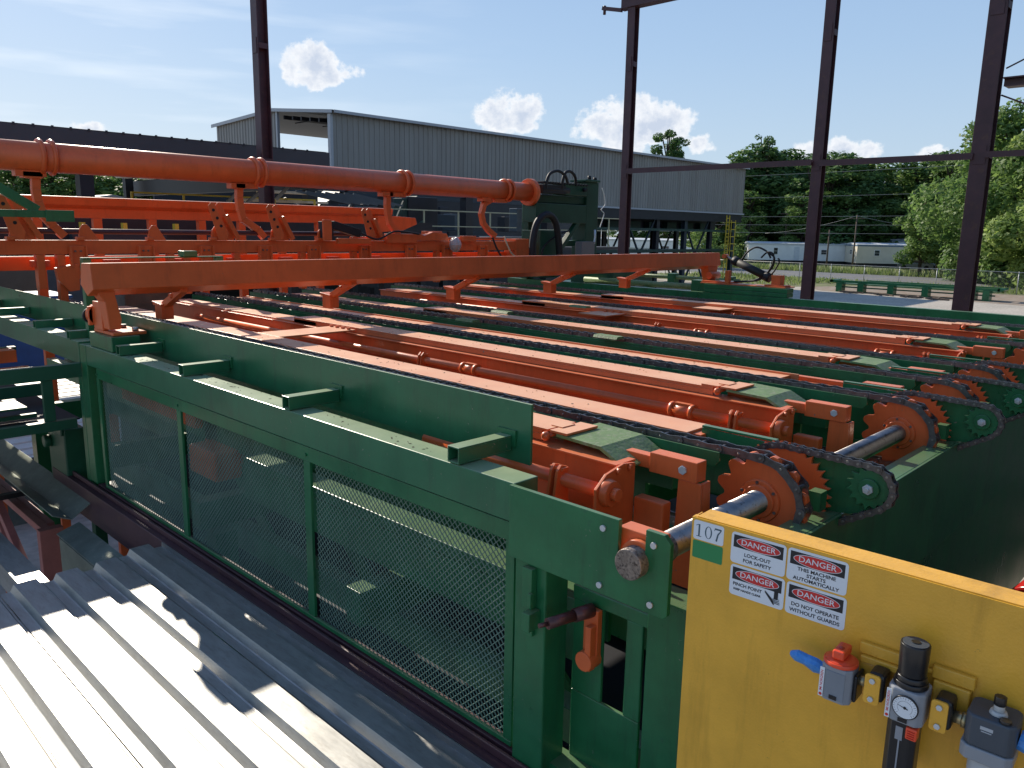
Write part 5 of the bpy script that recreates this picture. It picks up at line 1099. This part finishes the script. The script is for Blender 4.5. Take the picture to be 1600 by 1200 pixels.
# slatted chutes and sunlit boards
ch = thing('board_chute', 'grey slatted chute above the orange trough in the mill', 'chute', (13, 19, 4.8))
for i in range(7):
    t = MB(); x = 11.3+i*.30; t.obox((x, 18.9, 5.40), (x+1.5, 18.6, 5.12), .06, .05); t.build('chute_bar', CL_[5], ch)
for i, (x0, x1, z) in enumerate(((10.6, 12.2, 5.35), (10.2, 12.8, 5.12), (9.8, 12.6, 4.9), (9.3, 11.5, 4.78), (11.2, 12.9, 5.2))):
    t = MB(); t.box(x0, x1, 19.4+.3*i, 19.7+.3*i, z, z+.06)
    tag(t.build('sunlit_board', LUMBER), 'sunlit sawn board lying in the dark mill behind the pipe', 'board', 'sunlit boards in the mill')
for i, (x0, z0, x1, z1) in enumerate(((8.55, 5.0, 9.25, 5.62), (9.75, 5.10, 10.4, 5.70), (8.75, 4.80, 9.35, 5.25))):
    t = MB(); t.obox((x0, 17.2, z0), (x1, 17.2, z1), .05, .07)
    tag(t.build('bright_strut', GALV), ['sunlit slanting strut left of the tall left column', 'sunlit slanting strut right of the tall left column', 'lower sunlit strut left of the tall left column'][i], 'strut')
# low canopy at the left
cp = thing('canopy_building', 'long low charcoal canopy roof on steel columns behind the orange pipe', 'canopy', (5, 20, 0))
t = MB(); t.box(-8, 10.4, 15.9, 16.0, 5.80, 6.14); t.build('fascia', mat('slate_fascia', (0.060, 0.062, 0.072), 0.45, var=0.15, scale=.6), cp)
t = MB(); t.box(-8, 10.38, 16.02, 16.2, 5.36, 5.82); t.box(10.2, 10.38, 16.2, 27, 5.36, 5.82); t.build('eave_beam', FASCIA, cp)
t = MB(); t.add([(-8, 15.9, 6.15), (10.4, 15.9, 6.15), (10.4, 27, 6.6), (-8, 27, 6.6), (-8, 15.9, 6.13), (10.4, 15.9, 6.13), (10.4, 27, 6.58), (-8, 27, 6.58)], [(0, 1, 2, 3), (7, 6, 5, 4)])
for k in range(60): t.box(-7.9+k*.3, -7.86+k*.3, 15.88, 15.9, 6.12, 6.165)
t.build('roof_sheet', FASCIA, cp)
for x in (5.25, -1.5): B(x-.12, x+.12, 16.0, 16.25, 0, 5.358).build('column', DARKST, cp)
for x in (5.25, 9.9): B(x-.12, x+.12, 26.4, 26.64, 0, 6.2).build('column', DARKST, cp)
t = MB()
for x in (6.7, 7.2): t.box(x-.12, x+.12, 18, 18.3, 5.45, 5.50)
t.build('light_fitting', TRAILW, cp)
# low shed with gable seen under the canopy
sh = thing('low_shed', 'low wide brown gabled shed seen below the canopy at the left', 'shed', (14, 40, 0))
t = MB(); t.prism([(8.5, 0), (8.5, 4.6), (15.5, 5.8), (22.5, 4.6), (22.5, 0)], 'y', 44, 60); t.build('shed_body', mat('brown_shed_roof', (0.16, 0.13, 0.12), 0.6, var=0.15), sh)
t = MB(); t.prism([(8.2, 4.56), (8.2, 4.66), (15.5, 5.92), (22.8, 4.66), (22.8, 4.56), (15.5, 5.81)], 'y', 43.7, 60.3); t.build('shed_roof_sheet', mat('tan_roof', (0.33, 0.29, 0.26), 0.5), sh)
sh = thing('low_shed', 'pale flat roofed shed at the far left under the canopy', 'shed', (6, 35, 0))
t = MB(); t.box(-6, 8.6, 32, 44, 0, 4.6); t.build('shed_body', mat('brown_wall', (0.14, 0.11, 0.09), 0.7), sh); B(-6.3, 8.9, 31.7, 44.3, 4.61, 4.8).build('shed_roof_sheet', mat('tan_roof_sheet', (0.42, 0.38, 0.34), 0.5), sh)
# dark stacks behind trough posts
t = MB(); t.box(2.0, 30, 15.5, 15.6, 0, 4.5) ; 
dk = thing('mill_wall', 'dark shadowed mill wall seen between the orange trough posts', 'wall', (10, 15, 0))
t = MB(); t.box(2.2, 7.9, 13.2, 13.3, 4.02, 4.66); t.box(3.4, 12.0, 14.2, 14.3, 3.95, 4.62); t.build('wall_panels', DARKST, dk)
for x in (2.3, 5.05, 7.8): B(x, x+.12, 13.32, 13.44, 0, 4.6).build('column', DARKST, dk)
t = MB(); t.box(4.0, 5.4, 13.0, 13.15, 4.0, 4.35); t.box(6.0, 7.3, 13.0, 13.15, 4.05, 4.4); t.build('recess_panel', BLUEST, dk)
t = MB()
for x in (4.1, 4.7, 5.5): t.box(x, x+.06, 12.9, 13.0, 4.38, 4.5)
t.build('yellow_clips', YELLOWR, dk)

# added unseen shed at the viewer's right and back: it keeps the sky off the near end of the table
vs_ = thing('sky_block_shed', 'dark roofed shed added unseen behind and to the right of the viewer to hold back skylight, outside the photo', 'building', (12, -8, 0))
t = MB(); siding(t, (1.0, -3.2), (40, -3.2), 0, 0, 11, 11, nrm=(0, 1)); t.box(1.0, 40, -3.3, -3.22, 0, 11); t.build('siding', FASCIA, vs_)
t = MB(); t.box(.6, 40, -12, -1.0, 11.02, 11.1); t.build('roof', FASCIA, vs_)
B(1.0, 1.2, -12, -3.3, 0, 11).build('end_wall', FASCIA, vs_)
pf_ = thing('shade_floor', 'added dark floor standing in for shaded ground beside the end of the table at the right photo edge', 'platform', (8, -1, 0))
t = MB(); t.box(2.3, 16, -3.1, .9, 1.95, 2.0); t.build('floor_plate', DARKST, pf_)  # dark sheet added in place of ground lying in shadow
for x in (2.5, 6, 10, 15.8):
    for y in (-2.9, .7): B(x-.06, x+.06, y-.06, y+.06, 0, 1.949).build('leg', DARKST, pf_)

# ============================================================ FAR YARD: conveyors, fence, road-side
yc = thing('stored_conveyor', 'long green conveyor frame lying unused on the far yard', 'conveyor', (66, 20, 0))
t = MB(); t.box(64.8, 65.1, 14.2, 26.4, .98, 1.22); t.box(66.3, 66.6, 14.2, 24.0, 1.0, 1.25); t.box(64.9, 66.5, 14.6, 25.8, .80, .9); t.build('side_rails', GREEN, yc)
for y in (14.8, 15.7, 18.9, 21.4, 23.7, 25.4): B(64.7, 65.5, y, y+.45, 0, .97).build('stand', GREEN, yc)
t = MB(); t.box(64.95, 65.1, 14.5, 26, .45, .58); t.build('tie_bar', GREEND, yc)
for y in (14.2, 26.3): MB().cyl((64.8, y, 1.1), (66.6, y, 1.1), .16, 16).build('end_roller', GREEN, yc)
yc.scale = (1, 1, .76)
for i, (x, y) in enumerate(((63.2, 19.2), (63.6, 21.2), (62.9, 17.4), (63.9, 24.0))):
    t = MB()
    for k in range(5): a = random.uniform(0, pi); t.obox((x+random.uniform(-.3, .3), y+random.uniform(-.8, .8), .06), (x+cos(a)*.9, y+sin(a)*1.2, .10), .12, .1)
    tag(t.build('scrap_pile', WOOD), 'small heap of scrap boards on the yard before the stored conveyor', 'scrap', 'scrap heaps on the yard')
fn = thing('chain_link_fence', 'thin chain link fence with galvanized posts along the road', 'fence', (74.5, 20, 0))
FG = mat('fence_galvanized', (0.45, 0.46, 0.45), 0.5, metal=0.4)
y = 6.0
while y < 60:
    MB().cyl((74.6, y, 0), (74.6, y, 1.85), .035, 8).build('post', FG, fn); y += 3.05
MB().cyl((74.6, -10, 1.8), (74.6, 60, 1.8), .022, 8).build('top_rail', FG, fn)
t = MB()
for k in range(20): z = .05+k*.09; t.box(74.6, 74.603, -10, 60, z, z+.0035)
for k in range(600): yy = -2+k*.1; t.box(74.604, 74.607, yy, yy+.003, .03, 1.8)
t.build('wire_mesh', FG, fn)

def trailer(lb, x0, x1, y0, y1, h, wall, trim, wins, door=None, at=None, rot=0):
    t0 = thing('mobile_home', lb, 'mobile home', (x0, y1, 0)); b = .55
    B(x0, x1, y0, y1, b, h).build('walls', wall, t0)
    t = MB(); t.box(x0-.12, x1+.12, y0-.12, y1+.12, h-.02, h+.06); t.prism([(x0-.12, h+.061), (x1+.12, h+.061), ((x0+x1)/2, h+.30)], 'y', y0-.12, y1+.12); t.build('roof', TRAILR, t0)
    t = MB(); t.box(x0-.03, x0-.005, y0-.03, y1+.03, h-.22, h-.03); t.box(x0-.03, x1, y1+.005, y1+.03, h-.22, h-.03); t.build('trim_band', trim, t0)
    t = MB(); t.box(x0+.2, x1-.2, y0+.2, y1-.2, 0, b); t.build('skirt', DARKST, t0)
    for (side, a, b_, z0, z1) in wins:
        t = MB()
        if side == 's': t.box(x0-.035, x0-.004, a, b_, z0, z1)
        else: t.box(a, b_, y1+.004, y1+.035, z0, z1)
        w0 = t.build('window', TRAILW, t0); t = MB(); e = .07
        if side == 's': t.box(x0-.05, x0-.036, a+e, b_-e, z0+e, (z0+z1)/2-.02); t.box(x0-.05, x0-.036, a+e, b_-e, (z0+z1)/2+.02, z1-e)
        else: t.box(a+e, b_-e, y1+.036, y1+.05, z0+e, (z0+z1)/2-.02); t.box(a+e, b_-e, y1+.036, y1+.05, (z0+z1)/2+.02, z1-e)
        t.build('pane', GLASS, w0)
    for (a, b_) in (door or []): B(x0-.05, x0-.004, a, b_, b, 2.65).build('door', TRAILR, t0)
    if at: t0.location = (*at, 0); t0.rotation_euler = (0, 0, radians(rot))
    return t0
trailer('white mobile home with small windows across the road', 115, 119.2, 44.6, 60.0, 3.05, TRAILW, TRAILR, [('n', 116.5, 117.8, 1.5, 2.4), ('s', 55.6, 56.3, 1.4, 2.5), ('s', 48.3, 49.2, 1.5, 2.3), ('s', 50.9, 51.3, 1.8, 2.2)], door=[(52.4, 53.2), (50.0, 50.7)], at=(115, 60), rot=37)
trailer('beige mobile home with blue roof trim behind the parked car', 118.6, 124.5, 27.0, 45.0, 3.2, TRAILB, TRAILT, [('s', 41.8, 42.6, 1.6, 2.5), ('s', 36.4, 38.5, 1.3, 2.5), ('n', 121.0, 121.9, 1.7, 2.5)], at=(118.6, 44.8), rot=37)
trailer('long pale blue-white building partly hidden behind the white mobile home', 136, 146, 44, 74, 3.9, TRAILW, TRAILT, [])
trailer('grey-roofed long building far behind the mobile homes', 150, 160, 36, 60, 4.0, TRAILB, TRAILT, [])
trailer('white box trailers seen through the legs of the grey building', 108, 112, 66, 86, 3.2, TRAILW, TRAILR, [('s', 70, 71.5, 1.5, 2.4)])
def car(lb, x, y, suv=1.0):
    t0 = thing('parked_car', lb, 'car', (x, y, 0), 'cars parked by the mobile homes')
    t = MB(); t.prism([(y-2.3, .35), (y+2.3, .35), (y+2.32, .8), (y+1.5, .98), (y-2.2, 1.02), (y-2.34, .8)], 'x', x-.9, x+.9); t.build('body', CARP, t0, bevel=.05)
    t = MB(); t.prism([(y-1.9, 1.02), (y+1.1, 1.0), (y+.4, 1.55), (y-1.4, 1.56)], 'x', x-.78, x+.78); t.build('cabin', GLASS, t0, bevel=.05)
    B(x-.74, x+.74, y-1.35, y+.38, 1.551, 1.60).build('roof', CARP, t0, bevel=.02)
    for sx in (-.8, .8):
        for sy in (-1.45, 1.45): MB().cyl((x+sx-.1, y+sy, .34), (x+sx+.1, y+sy, .34), .34, 18).build('wheel', RUBBER, t0)
    return t0
car('dark grey car parked in front of the beige mobile home', 116.0, 35.6)
car('dark car parked in shade under the small tree', 117.0, 31.8)
# poles and wires
def pole(x, y, h, lb, lean=0):
    t0 = thing('utility_pole', lb, 'utility pole', (x, y, 0), 'wooden utility poles'); MB().cyl((x, y, 0), (x, y+lean, h), .13, 8, .09).build('pole', WOOD, t0)
    B(x-.05, x+.05, y-1.1+lean, y+1.1+lean, h-.5, h-.4).build('cross_arm', WOOD, t0)
pole(109, 41.6, 7.2, 'wooden utility pole with spreading wires between the two mobile homes'); pole(106, 43.9, 5.2, 'short grey pole at the corner of the white mobile home'); pole(123, 58, 8.2, 'wooden utility pole rising behind the white mobile home')
for i, (p0, p1) in enumerate((((109, 41.6, 7.1), (112, 28, 5.2)), ((109, 41.6, 7.1), (112, 56, 4.6)), ((98, -10, 7.6), (98, 120, 7.6)), ((98, -10, 6.6), (98, 120, 6.5)), ((98, -10, 5.6), (98, 120, 5.5)), ((98, -10, 10.2), (98, 120, 9.8)), ((98, -10, 13.2), (98, 120, 12.4)))):
    pts = []
    for k in range(17):
        f = k/16; pts.append((p0[0]+(p1[0]-p0[0])*f, p0[1]+(p1[1]-p0[1])*f, p0[2]+(p1[2]-p0[2])*f-4*f*(1-f)*(.4 if i < 2 else .9)))
    tag(MB().tube(pts, .022, 5).build('overhead_wire', mat('wire_grey', (0.22, 0.24, 0.25), 0.5) if i == 0 else bpy.data.materials['wire_grey']),
        ['thin wire falling right from the utility pole', 'thin wire falling left from the utility pole'][i] if i < 2 else ['second lowest of the long wires crossing before the forest', 'middle one of the long wires crossing before the forest', 'lowest of the long wires crossing before the forest', 'second highest of the long wires crossing before the forest', 'highest of the long wires crossing before the forest'][[1, 0, 2, 3, 4][i-2]], 'wire', 'roadside wires' if i > 1 else None)
for i, (x, y) in enumerate(((101, 23.6), (102, 18.9))):
    t = MB(); t.box(x-.3, x+.3, y-.35, y+.35, .05, 1.05); t.box(x-.33, x+.33, y-.38, y+.38, 1.051, 1.13); t.cyl((x-.2, y-.36, .12), (x-.2, y-.30, .12), .12, 10)
    tag(t.build('trash_bin', RUBBER), ['dark wheeled bin on the verge left of the thick column', 'dark wheeled bin on the verge right of the thick column'][i], 'bin')

# ============================================================ TREES
def make_tree(seed, h, rad, base, leaf, n=4200, shape='round', lsize=.5, name='broadleaf_tree'):
    rnd = random.Random(seed)
    t0 = thing(name, 'tree', 'tree', (0, 0, 0)); t = MB()
    tp_ = [(0, 0, 0), (rnd.uniform(-.2, .2), rnd.uniform(-.2, .2), h*.35), (rnd.uniform(-.5, .5), rnd.uniform(-.5, .5), h*.88)]
    t.tube(tp_, [h*.022, h*.017, h*.004], 8)
    bl = []
    nb = 44 if n > 6000 else 26
    for i in range(nb):
        f = (i+.5)/nb; z = base+(h-base)*f*.94; a = rnd.uniform(0, 2*pi)
        if shape == 'round': w_ = rad*math.sqrt(max(.05, 1-(2*f-.9)**2/1.25))
        elif shape == 'pine': w_ = rad*(1.05-f)**.8
        else: w_ = rad*(.55+.45*sin(pi*min(1, f*1.1)))
        d = w_*rnd.uniform(.35, .85); c = Vector((cos(a)*d, sin(a)*d, z)); r_ = rnd.uniform(.24, .42)*rad*(1.1-.45*f)
        bl.append((c, r_)); t.tube([(0, 0, z*rnd.uniform(.55, .8)), tuple(c*.6+Vector((0, 0, z*.4-.3))), tuple(c)], [h*.007, h*.004, h*.0015], 5)
    t.build('trunk', BARK, t0)
    t = MB(); tot = sum(b[1]**2 for b in bl)
    for c, r_ in bl:
        for k in range(int(n*r_*r_/tot)):
            v = Vector((rnd.gauss(0, 1), rnd.gauss(0, 1), rnd.gauss(0, 1))).normalized(); rr = r_*rnd.uniform(.55, 1.08)**.6
            p = c+Vector((v.x*rr, v.y*rr, v.z*rr*.72)); s_ = lsize*rnd.uniform(.5, 1.2)
            a = Vector((rnd.gauss(0, 1), rnd.gauss(0, 1), rnd.gauss(0, .6))).normalized(); b = a.cross(v+Vector((0, 0, .5))).normalized() if a.cross(v+Vector((0, 0, .5))).length > .01 else a.orthogonal()
            t.add([p-a*s_*.5, p-b*s_*.28+a*s_*.05, p+a*s_*.5, p+b*s_*.28], [(0, 1, 2, 3)])
    t.build('crown', leaf, t0); return t0
def rescale(o, s_): o.scale = s_
protos = [make_tree(11, 19, 5.2, 1.5, LEAFD, 9000, lsize=.62), make_tree(12, 18, 4.8, 1.0, LEAFM, 9000, 'tall', .60), make_tree(13, 17, 5.6, 1.0, LEAFD, 9000, 'round', .62),
          make_tree(14, 20, 5.0, 2.0, LEAFM, 9000, 'tall', .6)]
LB = 'tall green tree in the forest edge behind the mobile homes'
used = [False]*4
def place(k, px_az, dist, h, lb, group='forest trees behind the mobile homes', wf=1.0):
    a = radians(px_az); o = protos[k]; hh = [19, 18, 17, 20][k]
    if not used[k]: used[k] = True; r_ = o
    else: r_ = copy_tree(o)
    r_.location = (cos(a)*dist, sin(a)*dist, 0); r_['label'] = lb; r_['group'] = group; s_ = h/hh; r_.scale = (s_*wf, s_*wf, s_); r_.rotation_euler = (0, 0, random.uniform(0, 6.28)); return r_
FT = [(28.79, 147.2, 15.8), (27.58, 154.0, 17.8), (26.8, 150.1, 18.8), (25.73, 155.3, 17.7), (24.75, 155.8, 18.5), (23.69, 143.4, 15.4), (22.76, 142.3, 16.9), (21.78, 160.4, 18.0), (20.97, 147.7, 15.6), (20.23, 147.2, 16.0), (19.42, 163.9, 15.7), (18.63, 152.3, 13.5), (17.96, 160.4, 15.6), (17.3, 152.5, 16.6), (16.45, 156.1, 17.7), (15.42, 145.3, 17.3), (14.37, 156.0, 17.7), (13.48, 161.1, 20.7), (12.45, 153.5, 18.8), (27.84, 140.3, 11.3), (29.95, 138.8, 11.2), (26.1, 125.4, 10.6), (21.4, 140.7, 11.3), (24.16, 137.0, 11.2)]
for i, (a, d, h) in enumerate(FT): h = h*1.08; d = max(d, 153) if h < 12 else d; place(i % 4, a, d, h, LB, wf=1.6)
for i in range(26): place((i*3) % 4, 8+i*.9, 178+random.uniform(0, 25), 17.5+random.uniform(-2, 2.5), LB, wf=1.45)
for i in range(22): place((i*5+1) % 4, 9+i*.95, 156+random.uniform(-6, 8), 9.5+random.uniform(-1.5, 2), 'low tree in the understorey of the forest edge behind the mobile homes', wf=1.9)
# left background trees (seen below the canopy and between the sheds)
for i in range(26): place((i*3+1) % 4, 57+i*.95, 100+random.uniform(-8, 14), 11.4+random.uniform(-1.2, 1.4), 'tree in the distant wood seen under the canopy at the left', 'trees beyond the canopy', wf=1.7)
for i in range(6): place((i+1) % 4, 28.5+i*1.5, 150, 9+random.uniform(-1, 1.5), 'low green tree seen through the legs of the grey building', 'trees behind the grey building legs', wf=1.5)
big = [(11.8, 92, 17.2, 9.5, 31, LEAFM, 'large leafy tree at the right edge behind the thick column'), (9.2, 84, 19.0, 7.0, 32, LEAFL, 'bright leafy tree cut by the right photo edge'), (14.2, 112, 14.5, 4.8, 33, LEAFM, 'leafy tree just left of the thick column base'),
       (15.9, 118, 12.0, 3.8, 34, LEAFL, 'pale green rounded tree left of the thick column'), (16.9, 104, 9.8, 3.3, 35, LEAFM, 'small leafy tree in front of the beige mobile home')]
for a, d, h, r_, s_, lf_, lb in big:
    o = make_tree(s_, h, r_, 1.0 if h > 12 else 2.0, lf_, 34000 if h > 15 else 11000, 'round', .56 if h > 15 else .42); o.location = (cos(radians(a))*d, sin(radians(a))*d, 0); o['label'] = lb
o = make_tree(41, 24.5, 4.0, 17.5, LEAFD, 5000, 'round', .55, 'pine_tree'); o.location = (cos(radians(33.3))*165, sin(radians(33.3))*165, 0); o['label'] = 'lone pine crown rising above the grey building roof'
o = make_tree(42, 22.0, 3.6, 12, LEAFD, 4000, 'tall', .5, 'broadleaf_tree'); o.location = (cos(radians(27.0))*150, sin(radians(27.0))*150, 0); o['label'] = 'tall narrow tree standing out right of the grey building'
for a, d, h, lb in ((27.7, 136, 7.6, 'rounded green bush beside the white mobile home'), (30.4, 108, 5.2, 'green bush seen under the right end of the grey building')):
    o = make_tree(int(a*10), h, 4.2, .2, LEAFL, 5000, 'round', .4, 'bush'); o.location = (cos(radians(a))*d, sin(radians(a))*d, 0); o['label'] = lb; o['category'] = 'bush'
